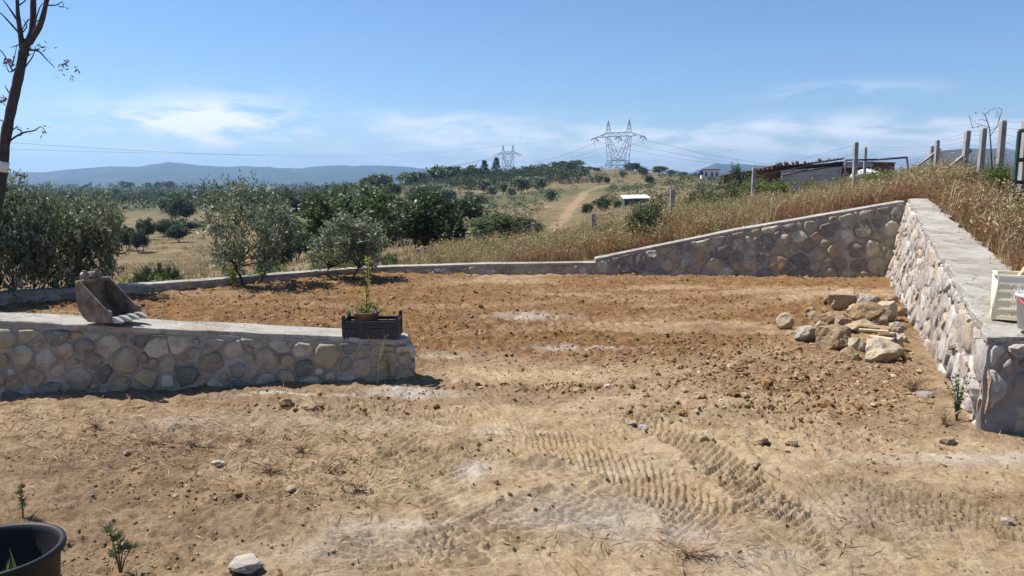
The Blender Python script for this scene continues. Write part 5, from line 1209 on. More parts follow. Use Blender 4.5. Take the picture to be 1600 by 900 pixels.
def spiky(base, h, heads, label, seed):
    rg = np.random.default_rng(seed); r = empty('seedling', base); tag(r, label, 'seedling', 'spiky seedlings by the black pot'); mb = MB(); C_ = []; D_ = []
    for (dx, dz, rad) in heads:
        mb.tube([(0, 0, -.02), (dx*.4, 0, dz*.5), (dx, 0, dz)], [.0035, .003, .002], 5)
        n = 34; d_ = rnd_dir(rg, n); d_[:, 2] = np.abs(d_[:, 2])*.9+.1
        C_.append(np.tile([dx, 0, dz], (n, 1)) + rg.normal(0, rad*.22, (n, 3))); D_.append(d_)
    mb.build('stem', M['weed'], r); C_ = np.concatenate(C_); D_ = np.concatenate(D_)
    v, f = leaves(C_, D_, heads[0][2], heads[0][2]*.22, rg); link('leaves', np_mesh('leaves', v, f, M['oak'], False), r)
p = gpt(188, 896); spiky(p, .2, [(-.03, .175, .036), (.018, .10, .036), (.052, .105, .034), (-.018, .075, .03), (.0, .14, .03)], 'dark green spiky seedling right of the black pot', 5)
p = gpt(36, 806); spiky(p, .15, [(.0, .05, .025), (.003, .085, .024), (-.003, .12, .022), (.003, .15, .018)], 'thin upright green seedling behind the black pot', 6)

# ------------------------------------------------------------------ black pot at the lower left
pc = gp(0, 856, .40); pr_ = .203
po = empty('plant_pot', (pc[0]-.02, pc[1], yz(pc[0], pc[1])-.005)); tag(po, 'black plastic nursery pot at the lower left edge', 'plant pot')
MB().lathe([(.001, .005), (.150, .005), (.152, 0), (.158, .02), (.190, .375), (.190, .380), (.205, .382), (.208, .392), (.206, .405), (.198, .409), (.188, .404), (.183, .385), (.168, .20), (.001, .195)], 56).build('body', M['black_plastic'], po, smooth=True)
MB().lathe([(.001, .215), (.09, .212), (.168, .205), (.17, .19)], 32).build('soil', M['soil'], po, smooth=True)
rg = np.random.default_rng(71); n = 34; c = np.stack([rg.normal(.075, .025, n), rg.normal(-.02, .05, n), np.full(n, .22)], 1); c2 = c + [0, 0, .0]
d_ = np.stack([rg.normal(.15, .5, n), rg.normal(0, .5, n), rg.uniform(.5, 1.3, n)], 1)
v, f = leaves(c2, d_, rg.uniform(.10, .19, n), .016, rg)
pp = empty('pot_seedling', Vector(po.location) + Vector((0, 0, .0))); tag(pp, 'bright green grassy plant growing inside the black pot', 'plant'); link('leaves', np_mesh('leaves', v, f, M['weed'], False), pp)

# ------------------------------------------------------------------ things on the right wall
zt_ = RT_T[0][2] + .03
wc = gp(1548, 503, zt_); cw, cd, ch_ = .36, .30, .305
_q = R(-30); wr = empty('plastic_crate', (wc[0]+.01+cw/2*math.cos(_q)-cd/2*math.sin(_q), wc[1]+cw/2*math.sin(_q)+cd/2*math.cos(_q)+.01, zt_+.016), _q); tag(wr, 'off-white ventilated plastic crate standing on the right wall', 'crate')
def wall_panel(parent, axis, sgn):
    """slotted side built of rails and bars"""
    ln = cw if axis == 'x' else cd; off = (cd if axis == 'x' else cw)/2 - .005
    def bx(u, z, su, sz_, t=.008, nm='rail', o=0.0):
        c = (u, sgn*(off+o), z) if axis == 'x' else (sgn*(off+o), u, z); s_ = (su, t, sz_) if axis == 'x' else (t, su, sz_)
        MB().box(c, s_).build(nm, M['white_plastic'], parent)
    for z, h in ((.016, .026), (.075, .012), (.135, .012), (.195, .014), (.272, .058)): bx(0, z, ln-.012, h, .015)
    bx(0, .2995, ln+.006, .012, .020, 'rim', .002)
    for u in (-ln/2+.055, ln/2-.055): bx(u, .125, .085, .22, .0062, 'panel', -.0005)
    n = 9; u0 = -ln/2+.105; u1 = ln/2-.105
    for k in range(n): bx(u0+(u1-u0)*k/(n-1), .125, .006, .22, .0066, 'bar')
    for k in range(8): bx(-ln/2+.04+k*(ln-.08)/7, .232, .022, .03, .0062, 'panel', .001)
for axis, sgn in (('x', -1), ('x', 1), ('y', -1), ('y', 1)): wall_panel(wr, axis, sgn)
for sx in (-1, 1):
    for sy in (-1, 1): MB().tube([(sx*(cw/2-.012), sy*(cd/2-.012), .0), (sx*(cw/2-.012), sy*(cd/2-.012), .303)], .0165, 12).build('corner', M['white_plastic'], wr, smooth=True)
MB().box((0, 0, .006), (cw-.02, cd-.02, .008)).build('base', M['white_plastic'], wr)
ha = empty('tool_handle', Vector(wr.location) + Vector((-.02, .02, .012))); tag(ha, 'pale wooden tool handle sticking out of the off-white crate', 'tool handle')
MB().tube([(-.15, .0, .04), (-.05, -.02, .24), (.045, -.04, .385)], [.015, .015, .018], 10).build('shaft', M['wood'], ha, smooth=True)
MB().box((-.12, 0, .025), (.07, .05, .02)).build('head', M['dark_metal'], ha)
pl = empty('pail', Vector(gp(1643, 522, zt_)) + Vector((0, .10, .0))); pl.location.z = zt_+.012; tag(pl, 'pale grey pail with red handle beside the off-white crate', 'pail')
MB().lathe([(.001, 0), (.125, 0), (.145, .20), (.152, .205), (.152, .225), (.142, .225), (.138, .21), (.12, .01), (.001, .01)], 32).build('body', M['pail'], pl, smooth=True)
MB().tube([(-.154*math.cos(a), -.154*math.sin(a), .19-.075*math.sin(a)) for a in np.linspace(0, math.pi, 24)], .007, 8).build('handle', M['red_plastic'], pl, smooth=True)
MB().lathe([(.001, .29), (.05, .275), (.10, .25), (.135, .215)], 20).build('contents', M['slate'], pl, smooth=True)
# flowering plant at the right edge
fp = gp(1636, 760); fp[2] = yz(fp[0], fp[1])
fl = empty('flowering_plant', fp); tag(fl, 'leafy plant with orange-red flowers at the right edge of the picture', 'flowering plant')
rg = np.random.default_rng(81); mb = MB(); C_ = []; D_ = []; FC_ = []; FD_ = []
for k in range(11):
    a = rg.uniform(0, 6.28); e = np.array([math.cos(a)*.20*rg.uniform(.3, 1), math.sin(a)*.18, rg.uniform(.45, .86)]); m = e*np.array([.55, .55, .5])
    mb.tube([(0, 0, -.02), m, e], [.006, .005, .003], 6)
    for q in np.linspace(.35, 1, 22): C_.append(m+(e-m)*q); b_ = rg.uniform(0, 6.28); D_.append((math.cos(b_), math.sin(b_), rg.uniform(-.3, .8)))
    if k % 2 == 0:
        for q in range(16): FC_.append(e + rg.normal(0, .012, 3)); FD_.append(rg.normal(size=3))
mb.build('stem', M['weed'], fl); v, f = leaves(np.array(C_), np.array(D_), .05, .03, rg); link('leaves', np_mesh('leaves', v, f, M['oak'], False), fl)
v, f = leaves(np.array(FC_), np.array(FD_), .03, .024, rg); link('flowers', np_mesh('flowers', v, f, M['flower'], False), fl)

# ------------------------------------------------------------------ bare pruned tree
def bare_tree():
    Y = 9.0; base = at(-26, 500, Y); base[2] = yz(base[0], base[1]); root = empty('pruned_tree', base)
    tag(root, 'bare pruned tree with white-banded leaning trunk at the left edge', 'tree')
    def P(x, y, dy=0.0): return Vector(at(x, y, Y+dy) - base)
    def limb(pts, radii, nm):
        # smooth through the points
        Q = []; Rr = []
        for i in range(len(pts)-1):
            p0, p1, p2, p3 = pts[max(i-1, 0)], pts[i], pts[i+1], pts[min(i+2, len(pts)-1)]
            for k in range(4):
                t = k/4; Q.append(.5*((2*p1) + (p2-p0)*t + (2*p0-5*p1+4*p2-p3)*t*t + (3*p1-p0-3*p2+p3)*t**3)); Rr.append(radii[i]*(1-t)+radii[i+1]*t)
        Q.append(pts[-1]); Rr.append(radii[-1]); rg2 = random.Random(len(Q)*7+int(radii[0]*1e4))
        Rr = [r*rg2.uniform(.9, 1.12) for r in Rr]
        MB().tube(Q, Rr, 9 if radii[0] > .02 else 6).build(nm, M['bark_bare'], root, smooth=True)
    limb([Vector((0, 0, -.05)), P(-17, 430), P(-10, 360), P(-1, 300), P(4, 262), P(9, 214), P(20, 160), P(31, 112), P(37, 82), P(44, 62)], [.075, .066, .062, .060, .058, .055, .052, .050, .050, .040], 'trunk')
    limb([P(36, 82), P(32, 52), P(28, 22), P(26, -20), P(20, -90)], [.036, .026, .022, .018, .008], 'limb')
    limb([P(45, 66), P(51, 40, .05), P(52, 0, .08), P(52, -60, .1), P(58, -130, .1)], [.036, .032, .030, .024, .010], 'limb')
    limb([P(46, 66), P(60, 45, -.1), P(68, 22, -.15), P(76, -15, -.2), P(92, -90, -.2)], [.036, .030, .027, .024, .010], 'limb')
    br = [[(42, 78), (60, 80), (72, 92), (86, 106)], [(10, 226), (22, 215), (38, 207), (54, 204), (64, 198), (73, 208)], [(30, 52), (14, 34), (0, 20), (-20, 8)], [(26, 30), (14, 12), (2, -4)], [(20, 112), (8, 88), (-4, 74), (-16, 66)],
          [(75, 8), (88, 8), (97, 3), (100, 12)], [(40, 104), (50, 90), (56, 78), (70, 72)], [(18, 104), (22, 92), (26, 72)], [(38, 66), (24, 72), (16, 74)], [(50, 55), (62, 12), (74, 2)], [(30, 8), (40, 0), (46, -14)], [(45, 30), (38, 40), (30, 58)], [(6, 190), (-2, 186), (-10, 180)], [(16, 148), (10, 138), (8, 133)],
          [(24, 108), (14, 112), (6, 92)], [(36, 50), (42, 40), (36, 30)], [(54, 34), (62, 30), (72, 6)], [(8, 212), (24, 200), (28, 196)]]
    for i, b2 in enumerate(br):
        k = len(b2); r0 = .013 if i < 4 else .009
        limb([P(x, y, .02*((i*37) % 7-3)*(j/k)) for j, (x, y) in enumerate(b2)], [r0*(1-.75*j/(k-1)) for j in range(k)], 'branch')
    rg = np.random.default_rng(91); C_ = []; D_ = []
    for (x, y, n, s) in ((92, 105, 16, .05), (106, 108, 12, .05), (72, 206, 6, .03), (44, 208, 5, .03), (64, 74, 9, .04), (98, 8, 6, .03), (26, 200, 6, .03), (60, 80, 6, .03), (115, 106, 4, .03), (20, -60, 30, .15), (60, -110, 40, .2), (95, -90, 30, .2)):
        c = np.array(P(x, y)); C_.append(c + rg.normal(0, s, (n, 3))); D_.append(np.stack([rg.normal(.4, .7, n), rg.normal(0, .5, n), rg.normal(-.4, .5, n)], 1))
    C_ = np.concatenate(C_); v, f = leaves(C_, np.concatenate(D_), .07*rg.uniform(.6, 1.3, len(C_)), .018, rg); link('leaves', np_mesh('leaves', v, f, M['bareleaf'], False), root)
    C_ = []
    for (x, y, n) in ((15, 97, 22), (6, 160, 26), (20, 100, 8), (42, 68, 8)): C_.append(np.array(P(x, y)) + rg.normal(0, .032, (n, 3)))
    C_ = np.concatenate(C_); v, f = leaves(C_, rnd_dir(rg, len(C_)), .05, .025, rg); link('dried_leaves', np_mesh('dried_leaves', v, f, M['dead'], False), root)
    MB().tube([P(2.6, 268), P(3.6, 260), P(4.9, 252)], [.0675, .068, .067], 14).build('white_band', M['band'], root, smooth=True)
bare_tree()

# ------------------------------------------------------------------ fences
def fence(name, label, posts, wires, mw=.10, net=None, braces=()):
    """posts: (px, Y, ytop, width) in order; wires: fractions of height"""
    first = terr_at(posts[0][0], posts[0][1]); root = empty(name, first); tag(root, label, 'fence'); tops = []; rg = random.Random(len(posts))
    for px, Y, yt, wd in posts:
        b2 = terr_at(px, Y); t = at(px+(px-800)*.0, yt, Y); h = t[2]-b2[2]
        tp = Vector(t) + Vector((rg.uniform(-.02, .02), 0, 0)); bt = Vector((t[0]+rg.uniform(-.03, .03), Y, b2[2]-.3))
        s = wd/2; V = []
        for q, k in ((bt, 1.0), (tp - Vector((0, 0, .02)), .92), (tp, .75)): V += [q+Vector((-s*k, -s*k, 0)), q+Vector((s*k, -s*k, 0)), q+Vector((s*k, s*k, 0)), q+Vector((-s*k, s*k, 0))]
        F = [(i*4+j, i*4+(j+1) % 4, (i+1)*4+(j+1) % 4, (i+1)*4+j) for i in (0, 1) for j in range(4)] + [(8, 9, 10, 11)]
        MB().add([q-Vector(first) for q in V], F).build('post', M['post'], root); tops.append((np.array(tp), b2, s))
    for (i, dx, dy, f) in braces:
        tp, b2, s = tops[i]; a = b2 + (tp-b2)*f; e = np.array([b2[0]+dx, b2[1]+dy, 0]); e[2] = tz(e[0], e[1])-.05
        MB().tube([a-first, e-first], s*.8, 4).build('brace', M['post'], root)
    for (t0, b0, s0), (t1, b1, s1) in zip(tops[:-1], tops[1:]):
        for fz in wires:
            p0 = b0 + (t0-b0)*fz; p1 = b1 + (t1-b1)*fz; p0 = p0 - [0, s0+.004, 0]; p1 = p1 - [0, s1+.004, 0]; m = (p0+p1)/2 - [0, 0, .025]
            MB().tube([p0-first, m-first, p1-first], .0032, 4).build('wire', M['wire'], root)
        if net:
            lo, hi, cell = net; mb = MB(); Ls = float(np.linalg.norm((t1-t0)[:2])); n = int(Ls/cell); hh = float(np.mean([t0[2]-b0[2], t1[2]-b1[2]]))*(hi-lo)
            def Pn(u, w_): 
                u = min(max(u, 0), 1); bb = b0*(1-u)+b1*u; tt = t0*(1-u)+t1*u; return bb + (tt-bb)*(lo+(hi-lo)*w_) + [0, s0*.5, 0] - first
            k = hh/max(Ls, .01)
            for i in range(-int(n*k)-1, n+1):
                for sg in (1, -1):
                    u0, u1 = i/n, i/n+k; w0, w1 = 0.0, 1.0
                    if u0 < 0: w0 = -u0/k; u0 = 0
                    if u1 > 1: w1 = (1-i/n)/k; u1 = 1
                    if w1 <= w0 or u0 >= 1: continue
                    a, b2 = (Pn(u0, w0), Pn(u1, w1)) if sg > 0 else (Pn(u0, 1-w0), Pn(u1, 1-w1))
                    mb.tube([a, b2], .0022, 3, False)
            if mb.v: mb.build('mesh_net', M['wire'], root)
    return root
fence('wire_fence', 'concrete-post wire fence running along the bank behind the back wall', [(655, 24, 388, .12), (730, 22.6, 367, .115), (833, 21.2, 348, .115), (928, 20.2, 333, .115), (1052, 19, 295, .115), (1180, 17.8, 262, .09), (1338, 16.4, 222, .085)], (.45, .65, .82, .96), net=None)
fence('wire_fence', 'taller mesh fence with concrete posts and braces climbing the right bank', [(1353, 31, 230, .10), (1457, 28.5, 228, .11), (1466, 25, 219, .105), (1511, 17.6, 204, .105), (1537, 15.2, 200, .095), (1568, 12.6, 188, .085), (1606, 10.6, 186, .09), (1700, 8.4, 150, .12)], (.72, .82, .91, .985), net=(0.05, .66, .075),
      braces=((2, -1.3, 1.0, .72), (3, -1.15, .1, .62), (1, -1.6, 1.2, .66)))
# green-framed gate leaf at the right edge
gt = empty('metal_gate', terr_at(1600, 10.4)); tag(gt, 'dark green metal gate leaf behind the last fence post at the right edge', 'gate'); g0 = Vector(gt.location)
for a, b2 in (((1593, 205), (1583, 312)), ((1593, 205), (1660, 190)), ((1590, 250), (1660, 248)), ((1586, 285), (1660, 285)), ((1660, 190), (1656, 320))):
    MB().tube([Vector(at(*a, 10.3))-g0, Vector(at(*b2, 10.3))-g0], .028, 6).build('rail', M['green_paint'], gt)
# slim leafless sapling by the fence
sb = terr_at(1550, 14.0); st_ = empty('leafless_sapling', sb); tag(st_, 'thin leafless sapling rising between the right fence posts', 'sapling')
def sP(x, y, dy=0): return Vector(at(x, y, 14.0+dy)-sb)
MB().tube([Vector((0, 0, -.1)), sP(1550, 262), sP(1548, 225), sP(1546, 200), sP(1540, 182), sP(1534, 174)], [.018, .014, .011, .009, .006, .003], 6).build('stem', M['bark_bare'], st_, smooth=True)
for b2 in (((1547, 200), (1536, 196), (1524, 192), (1515, 183)), ((1548, 212), (1556, 200), (1562, 186), (1556, 170)), ((1543, 190), (1534, 186), (1528, 188)), ((1547, 204), (1560, 198), (1568, 196)), ((1538, 180), (1545, 174), (1548, 170)), ((1535, 196), (1520, 200), (1514, 180)), ((1560, 190), (1566, 172), (1560, 168))):
    MB().tube([sP(x, y, .05*i) for i, (x, y) in enumerate(b2)], [.006, .005, .004, .002][:len(b2)], 4).build('twig', M['bark_bare'], st_)
rg = np.random.default_rng(5); C_ = np.array([np.array(sP(rg.uniform(1514, 1568), rg.uniform(168, 200))) for _ in range(26)]); v, f = leaves(C_, rnd_dir(rg, 26), .05, .015, rg); link('leaves', np_mesh('leaves', v, f, M['bareleaf'], False), st_)

# ------------------------------------------------------------------ hut and other buildings
def hut():
    Y = 38.0; b0 = at(1150, 295, Y); z0 = min(tz(b0[0], Y), tz(at(1320, 290, Y)[0], Y)) - .3
    root = empty('brick_hut', (b0[0], Y, z0)); tag(root, 'low old brick hut with dark rusty roof held down by stones', 'hut'); o = Vector(root.location)
    def W(px, py, d=Y): return Vector(at(px, py, d))-o
    def panel(nm, x0, x1, yl, yr, d, thick, mat, m2=None):
        a, b2 = W(x0, yl, d), W(x1, yr, d); z = -.1
        MB().prism([Vector((a.x, a.y, z)), Vector((b2.x, b2.y, z)), Vector((b2.x, b2.y, b2.z)), Vector((a.x, a.y, a.z))], (0, 0, 0), (0, thick, 0)).build(nm, mat, root)
    panel('wall', 1152, 1222, 271, 262, Y, .2, M['brick']); panel('wall', 1222, 1316, 262, 252.5, Y+.03, .2, M['brick'])
    a = W(1152, 271); MB().prism([Vector((a.x, a.y+.2, -.1)), Vector((a.x, a.y+2.4, -.1)), Vector((a.x, a.y+2.4, a.z-.12)), Vector((a.x, a.y+.2, a.z))], (0, 0, 0), (.2, 0, 0)).build('wall', M['brick'], root)
    a = W(1316, 252.5); MB().prism([Vector((a.x, a.y+.2, -.1)), Vector((a.x, a.y+2.4, -.1)), Vector((a.x, a.y+2.4, a.z-.12)), Vector((a.x, a.y+.2, a.z))], (-.2, 0, 0), (0, 0, 0)).build('wall', M['brick'], root)
    # block lean-to wall made of courses
    xa, xb = W(1219, 290, Y-.25).x, W(1313, 290, Y-.25).x; za, zb = W(1219, 266, Y-.25).z, W(1313, 260, Y-.25).z; n = 0; cz = -.1
    while cz < max(za, zb)-.05:
        u = xa - (.2 if n % 2 else 0)
        while u < xb-.02:
            l0 = max(u, xa); l1 = min(u+.4, xb); tz_ = za + (zb-za)*((l0+l1)/2-xa)/(xb-xa); h = min(.2, tz_-cz)
            if l1-l0 > .06 and h > .03: MB().box(((l0+l1)/2, -.25+.0, cz+h/2), (l1-l0-.012, .16, h-.012)).build('block', M['block'], root)
            u += .4
        cz += .2; n += 1
    MB().prism([Vector((xa+.01, -.22, -.1)), Vector((xb-.01, -.22, -.1)), Vector((xb-.01, -.22, zb-.02)), Vector((xa+.01, -.22, za-.02))], (0, 0, 0), (0, .1, 0)).build('block_mortar', M['mortar'], root)
    for px, yt in ((1152, 270), (1220, 263), (1316, 252)):
        a = W(px, yt, Y-.1); MB().box((a.x, a.y, a.z/2), (.12, .12, a.z)).build('pillar', M['brick'], root)
    # corrugated roof sheets
    for (x0, y0, x1, y1, dz) in ((1147, 270, 1215, 261.5, 0), (1208, 260, 1270, 256, .03), (1262, 256.5, 1320, 248.5, .05)):
        a, b2 = W(x0, y0, Y-.35), W(x1, y1, Y-.35); n = 40; V = []; F = []
        for i in range(n+1):
            t = i/n; p = a*(1-t)+b2*t
            for yy, zz in ((0, 0), (3.0, -.12)): V.append((p.x, p.y+yy, p.z+zz+dz+.03*math.sin(i*1.6))); V.append((p.x, p.y+yy, p.z+zz+dz+.03*math.sin(i*1.6)-.035))
        for i in range(n): q = i*4; F += [(q, q+2, q+6, q+4), (q+1, q+5, q+7, q+3), (q, q+4, q+5, q+1), (q+2, q+3, q+7, q+6)]
        F += [(0, 1, 3, 2), (n*4, n*4+2, n*4+3, n*4+1)]
        rsheet = MB().add(V, F).build('roof_sheet', M['roof_sheet'], root)
    rs = np.random.default_rng(4)
    for i, px in enumerate((1215, 1221, 1229, 1240, 1246, 1258, 1282, 1296)):
        yy = np.interp(px, [1208, 1262, 1320], [260, 256, 248.5]); a = W(px, yy-.5, Y-.2); r = rs.uniform(.07, .12)
        q = link('roof_stone', rock_mesh(700+i, r, r, r*.8, mat='roof'), rsheet, a + Vector((0, .1, r*.3+.05)))
    tl = W(1240, 262, Y-.30)
hut()
# sheds and things right of the hut
sh = empty('lean_to_shed', terr_at(1360, 45)); tag(sh, 'lean-to shed with blue-grey roof and maroon side right of the hut', 'shed'); o = Vector(sh.location)
def W2(px, py, d): return Vector(at(px, py, d))-o
def quadbox(parent, nm, c4, thick, mat, W=W2): MB().prism([W(*c) for c in c4], (0, 0, 0), (0, thick, 0)).build(nm, mat, parent)
quadbox(sh, 'maroon_wall', [(1364, 292, 45), (1398, 292, 45), (1398, 254, 45), (1364, 254, 45)], .2, M['maroon'])
quadbox(sh, 'opening_shade_panel', [(1320, 292, 45.3), (1364, 292, 45.3), (1364, 256, 45.3), (1320, 256, 45.3)], .2, M['dark_metal'])  # solid dark panel; the shade inside the open bay is put into its colour
quadbox(sh, 'roof', [(1318, 262, 44.8), (1364, 261, 44.8), (1364, 252, 44.8), (1320, 253, 44.8)], 3.0, M['slate'])
quadbox(sh, 'maroon_roof', [(1362, 255, 44.7), (1400, 255.5, 44.7), (1400, 253.5, 44.7), (1362, 252.8, 44.7)], 3.0, M['maroon'])
tp = empty('tarpaulin', terr_at(1352, 40)); tag(tp, 'pale tarpaulin hump beside the lean-to shed', 'tarpaulin'); 
c = Vector(at(1353, 276, 40)) - Vector(tp.location); v = IV2.copy(); v = v*(1+.18*(fbm(v[:, 0]*2+7, v[:, 1]*2+v[:, 2], 3, 3)-.5)[:, None]*2); v[:, 2] = np.maximum(v[:, 2], -.4)
link('cover', np_mesh('cover', v*np.array([.75, .8, .38]), IF2, M['tarp'], True), tp, c)
# bent metal frames
def frame(name, label, Y, pts, r):
    b2 = at(*pts[0], Y); root = empty(name, b2); tag(root, label, 'metal frame')
    for i, (a, c) in enumerate(zip(pts[:-1], pts[1:])): MB().tube([Vector(at(*a, Y)-b2), Vector(at(*c, Y)-b2)], r, 6).build('bar', M['dark_metal'], root, smooth=True)
    return root
frame('football_goal', 'bent dark metal goal leaning right of the hut', 24, [(1322, 296), (1321, 250), (1370, 249.5), (1417, 246), (1422, 292)], .030)
frame('steel_trestle', 'lower dark metal trestle propped before the grey block wall', 27, [(1226, 302), (1222, 274), (1262, 266), (1290, 262)], .032)
# white far house with blue tank
def house():
    Y = 230.; p = terr_at(1105, Y); root = empty('white_house', p); tag(root, 'small white flat house with blue tank on the far rise', 'house'); s = Y/1200
    w, h = 25*s, 15*s; cx = 0
    MB().box((0, 1.8, h/2), (w, 3.6, h)).build('wall', M['white_wall'], root); MB().box((0, 1.8, h+.12), (w+.5, 4.1, .24)).build('roof', M['tile'], root)
    for dx, ww in ((-.32, .16), (.05, .14), (.34, .14)):
        g = MB().box((dx*w, -.03, h*.52), (ww*w, .08, h*.5)).build('window', M['white_wall'], root); MB().box((dx*w, -.08, h*.52), (ww*w*.8, .06, h*.42)).build('pane', M['glass_dark'], g)
    t = empty('water_tank', Vector(p) + Vector((-15.5*s, .6, 0))); tag(t, 'blue water tank on a stand left of the small white house', 'water tank')
    MB().lathe([(.01, 1.3), (.55, 1.3), (.58, 1.9), (.58, 2.5), (.5, 2.75), (.01, 2.85)], 16).build('tank', M['blue_barrel'], t, smooth=True)
    for sx in (-.45, .45):
        for sy in (-.4, .4): MB().tube([(sx, sy, -.3), (sx, sy, 1.32)], .07, 6).build('leg', M['dark_metal'], t)
house()
# small green shed with pale roof
def shed():
    Y = 96.; p = terr_at(993, Y); root = empty('small_shed', p); tag(root, 'small dark green shed with pale sheet roof below the track', 'shed'); s = Y/1200
    x0, x1 = -20*s, 18*s; ht = at(993, 311, Y)[2]-p[2]
    MB().prism([(x0, 0, -.4), (x1, 0, -.4), (x1, 0, ht), (x0, 0, ht-.05)], (0, 0, 0), (0, 2.4, 0)).build('wall', M['teal'], root)
    MB().prism([(x0-.15, -.25, ht), (x1+.15, -.25, ht+.08), (x1+.15, -.25, ht+.16), (x0-.15, -.25, ht+.08)], (0, 0, 0), (0, 3.0, .35)).build('roof', M['tarp'], root)
    MB().box((x0*.3, -.03, ht*.45), (.8, .06, ht*.8)).build('door', M['dark_metal'], root)
shed()

# ------------------------------------------------------------------ pylons and lines
def pylon(px, ybase, ytop, Y, rz, label, k=1.0, r=.085):
    p = terr_at(px, Y); zb = p[2]; H = at(px, ytop, Y)[2]-zb
    root = empty('pylon', (p[0], p[1], zb), rz); tag(root, label, 'pylon', 'lattice pylons on the far hill')
    s = H/80.0                                             # photo pixels to metres
    def bar(nm, a, b2, rr_=r): MB().tube([Vector(a)*s, Vector(b2)*s], rr_, 4).build(nm, M['lattice'], root)
    # lower body: four legs
    lv = [(0, 19, 11), (8, 17.2, 9.5), (15, 15.5, 8.2)]
    for sx in (-1, 1):
        for sy in (-1, 1):
            for (z0, a0, b0), (z1, a1, b1) in zip(lv[:-1], lv[1:]): bar('leg', (sx*a0, sy*b0, z0-(1.5 if z0 == 0 else 0)), (sx*a1, sy*b1, z1), r*1.5)
    for i, (z0, a0, b0) in enumerate(lv[1:]):
        for sy in (-1, 1): bar('belt', (-a0, sy*b0, z0), (a0, sy*b0, z0), r*1.3)
        for sx in (-1, 1): bar('belt', (sx*a0, -b0, z0), (sx*a0, b0, z0))
    for (z0, a0, b0), (z1, a1, b1) in zip(lv[:-1], lv[1:]):
        for sy in (-1, 1):
            bar('brace', (-a0, sy*b0, z0), (0, sy*b1, z1)); bar('brace', (a0, sy*b0, z0), (0, sy*b1, z1)); bar('brace', (-a0*.5, sy*b0, z0), (-a1*.5, sy*b1, z1)); bar('brace', (a0*.5, sy*b0, z0), (a1*.5, sy*b1, z1))
        for sx in (-1, 1): bar('brace', (sx*a0, -b0, z0), (sx*a1, b1, z1)); bar('brace', (sx*a0, b0, z0), (sx*a1, -b1, z1))
    # the V of the cat head
    for sx in (-1, 1):
        for sy in (-1, 1):
            bar('limb', (sx*15.5, sy*8.2, 15), (sx*20, sy*3.2, 38), r*1.4); bar('limb', (sx*20, sy*3.2, 38), (sx*22.5, sy*2.6, 53), r*1.4)
            bar('limb', (0, sy*8, 18), (sx*14, sy*3, 46), r*1.4); bar('limb', (sx*14, sy*3, 46), (sx*17, sy*2.6, 53), r)
            zz = [15, 23, 30, 38, 46, 53]
            for i, (z0, z1) in enumerate(zip(zz[:-1], zz[1:])):
                xo = lambda z: np.interp(z, [15, 38, 53], [15.5, 20, 22.5]); xi = lambda z: np.interp(z, [15, 18, 46, 53], [-1, 0, 14, 17]); yy = lambda z: np.interp(z, [15, 38, 53], [8.2, 3.2, 2.6])
                a, b2 = (xo(z0), xi(z1)) if i % 2 else (xi(z0), xo(z1)); bar('brace', (sx*a, sy*yy(z0), z0), (sx*b2, sy*yy(z1), z1))
        bar('brace', (0, -8, 18), (sx*15.5, -8.2, 15)); bar('brace', (0, 8, 18), (sx*15.5, 8.2, 15))
    # cross arm truss
    for sy in (-1, 1):
        bar('cross_arm', (-44, 0, 52), (-22, sy*2.6, 53), r*1.4); bar('cross_arm', (-22, sy*2.6, 53), (22, sy*2.6, 53), r*1.5); bar('cross_arm', (22, sy*2.6, 53), (44, 0, 52), r*1.4)
        bar('cross_arm', (-20, sy*2.6, 59), (20, sy*2.6, 59), r*1.4)
        bar('cross_arm', (-44, 0, 52), (-20, sy*2.6, 59), r*1.3); bar('cross_arm', (44, 0, 52), (20, sy*2.6, 59), r*1.3)
        for i in range(8): x0 = -20+i*5; bar('brace', (x0, sy*2.6, 53 if i % 2 else 59), (x0+5, sy*2.6, 59 if i % 2 else 53))
        for sx in (-1, 1): bar('brace', (sx*32, sy*1.3, 52.5), (sx*27, sy*1.9, 57)); bar('brace', (sx*27, sy*1.9, 52.8), (sx*27, sy*1.9, 57))
    for sx in (-1, 1):                                     # earth peaks
        for dx in (-3, 3):
            for sy in (-1, 1): bar('peak', (sx*19+dx*1.4, sy*2.6, 57), (sx*19, 0, 79), r*1.2)
        for z0, q in ((63, .8), (69, .5)): bar('brace', (sx*19-4*q, 0, z0), (sx*19+4*q, 0, z0+3)); bar('brace', (sx*19+4*q, 0, z0), (sx*19-4*q, 0, z0+3))
    ends = []
    for x in (-44, 0, 44):
        MB().tube([Vector((x, 0, 51.5))*s, Vector((x, 0, 40))*s], [.10, .10], 6).build('insulator', M['insulator'], root)
        for sy in (-1, 1):
            MB().tube([Vector((x, sy*2, 52))*s, Vector((x+sy*(-3), sy*16, 48))*s], [.26, .26], 8).build('insulator', M['insulator'], root)
            ends.append((sy, Vector((x+sy*(-3), sy*16, 48))*s))
    Mx = Matrix.Translation(root.location) @ Matrix.Rotation(rz, 4, 'Z')
    return [(sy, Mx @ e) for sy, e in ends], [Mx @ (Vector((sx*19, 0, 79))*s) for sx in (-1, 1)]
E1, K1 = pylon(962, 265, 186, 392, R(-38), 'large lattice power pylon standing on the crest of the far hill')
E2, K2 = pylon(794, 262, 226, 800, R(-40), 'smaller, further lattice pylon left of the big one', r=.13)
def span(a, b2, sag, r, label, name='power_line', n=24):
    a = Vector(a); b2 = Vector(b2); mb = MB(); o = a.copy()
    mb.tube([a*(1-t)+b2*t - Vector((0, 0, sag*4*t*(1-t))) - o for t in np.linspace(0, 1, n)], r, 4)
    ob = mb.build(name, M['wire']); ob.location = o; return tag(ob, label, 'power line', 'power lines of the pylons')
far_r = [terr_at(1330+60*i, 700) + np.array([0, 0, 26.]) for i in range(3)]
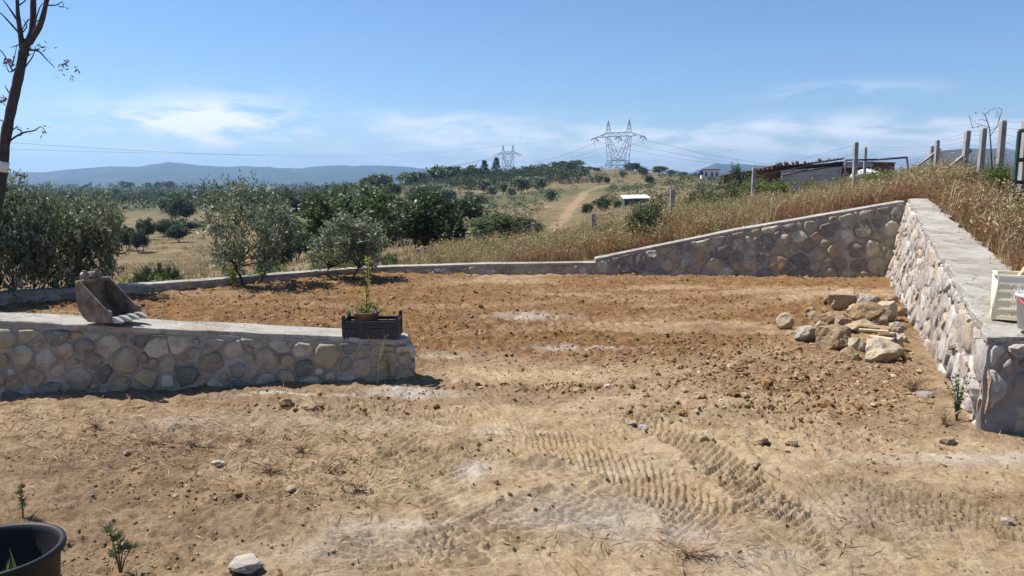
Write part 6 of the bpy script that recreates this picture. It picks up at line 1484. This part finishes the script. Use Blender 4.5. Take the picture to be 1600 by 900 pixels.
e1p = [e for sy, e in E1 if sy > 0]; e1n = [e for sy, e in E1 if sy < 0]; e2p = [e for sy, e in E2 if sy > 0]; e2n = [e for sy, e in E2 if sy < 0]
lbs = ('outer left', 'middle', 'outer right')
for i in range(3):
    span(e1p[i], e2n[i], 9, .085, 'sagging power line between the two pylons, %s of three' % lbs[i])
    span(e1n[i], at(1290+70*i, 262+6*i, 330), 4, .075, 'power line running down right from the big pylon, %s of three' % lbs[i])
    span(e2p[i], at(250-60*i, 322, 1500), 10, .14, 'power line falling left from the smaller pylon, %s of three' % lbs[i])
span(at(-120, 213, 260), K2[0], 9, .06, 'upper of two long faint wires crossing the sky at left'); span(at(-120, 228, 260), K2[1], 6, .05, 'lower of two long faint wires crossing the sky at left')
# birds
def bird(px, py, Y, s, label, rz):
    V = [(-.5, 0, 0), (-.2, .09, .05), (.3, .05, .04), (.5, 0, 0), (.3, -.05, .04), (-.2, -.09, .05), (0, 0, -.09), (.1, .7, .22), (-.12, .65, .2), (.1, -.7, .22), (-.12, -.65, .2), (-.62, .08, 0), (-.62, -.08, 0)]
    F = [(0, 1, 6), (1, 2, 6), (2, 3, 6), (3, 4, 6), (4, 5, 6), (5, 0, 6), (0, 5, 4, 2, 1), (2, 4, 3), (1, 2, 7, 8), (5, 10, 9, 4), (0, 11, 12)]
    ob = MB().add([np.array(v)*s for v in V], F).build('bird', M['feather']); ob.location = at(px, py, Y); ob.rotation_euler = (.2, 0, rz); tag(ob, label, 'bird', 'birds in flight')
bird(813, 215, 90, .22, 'tiny dark bird flying above the smaller pylon', .4); bird(495, 258, 90, .2, 'tiny dark bird flying over the distant mountains', 1.4); bird(1140, 235, 90, .18, 'tiny dark bird in the cloud right of the big pylon', 2.2)

# ------------------------------------------------------------------ haze
def haze():
    m = bpy.data.materials.new('haze'); m.use_nodes = True; nt = m.node_tree; nt.nodes.clear()
    o = nt.nodes.new('ShaderNodeOutputMaterial'); v = nt.nodes.new('ShaderNodeVolumePrincipled')
    v.inputs['Color'].default_value = (0.38, 0.64, 1.0, 1); v.inputs['Density'].default_value = 1.65e-4; v.inputs['Anisotropy'].default_value = 0.35
    nt.links.new(v.outputs[0], o.inputs['Volume'])
    ob = MB().box((0, 0, 0), (15000, 15000, 250)).build('haze', m); ob.location = (0, 0, 80); ob.display_type = 'WIRE'
    tag(ob, 'thin blue summer haze over the valley', 'haze', kind='stuff')
haze()
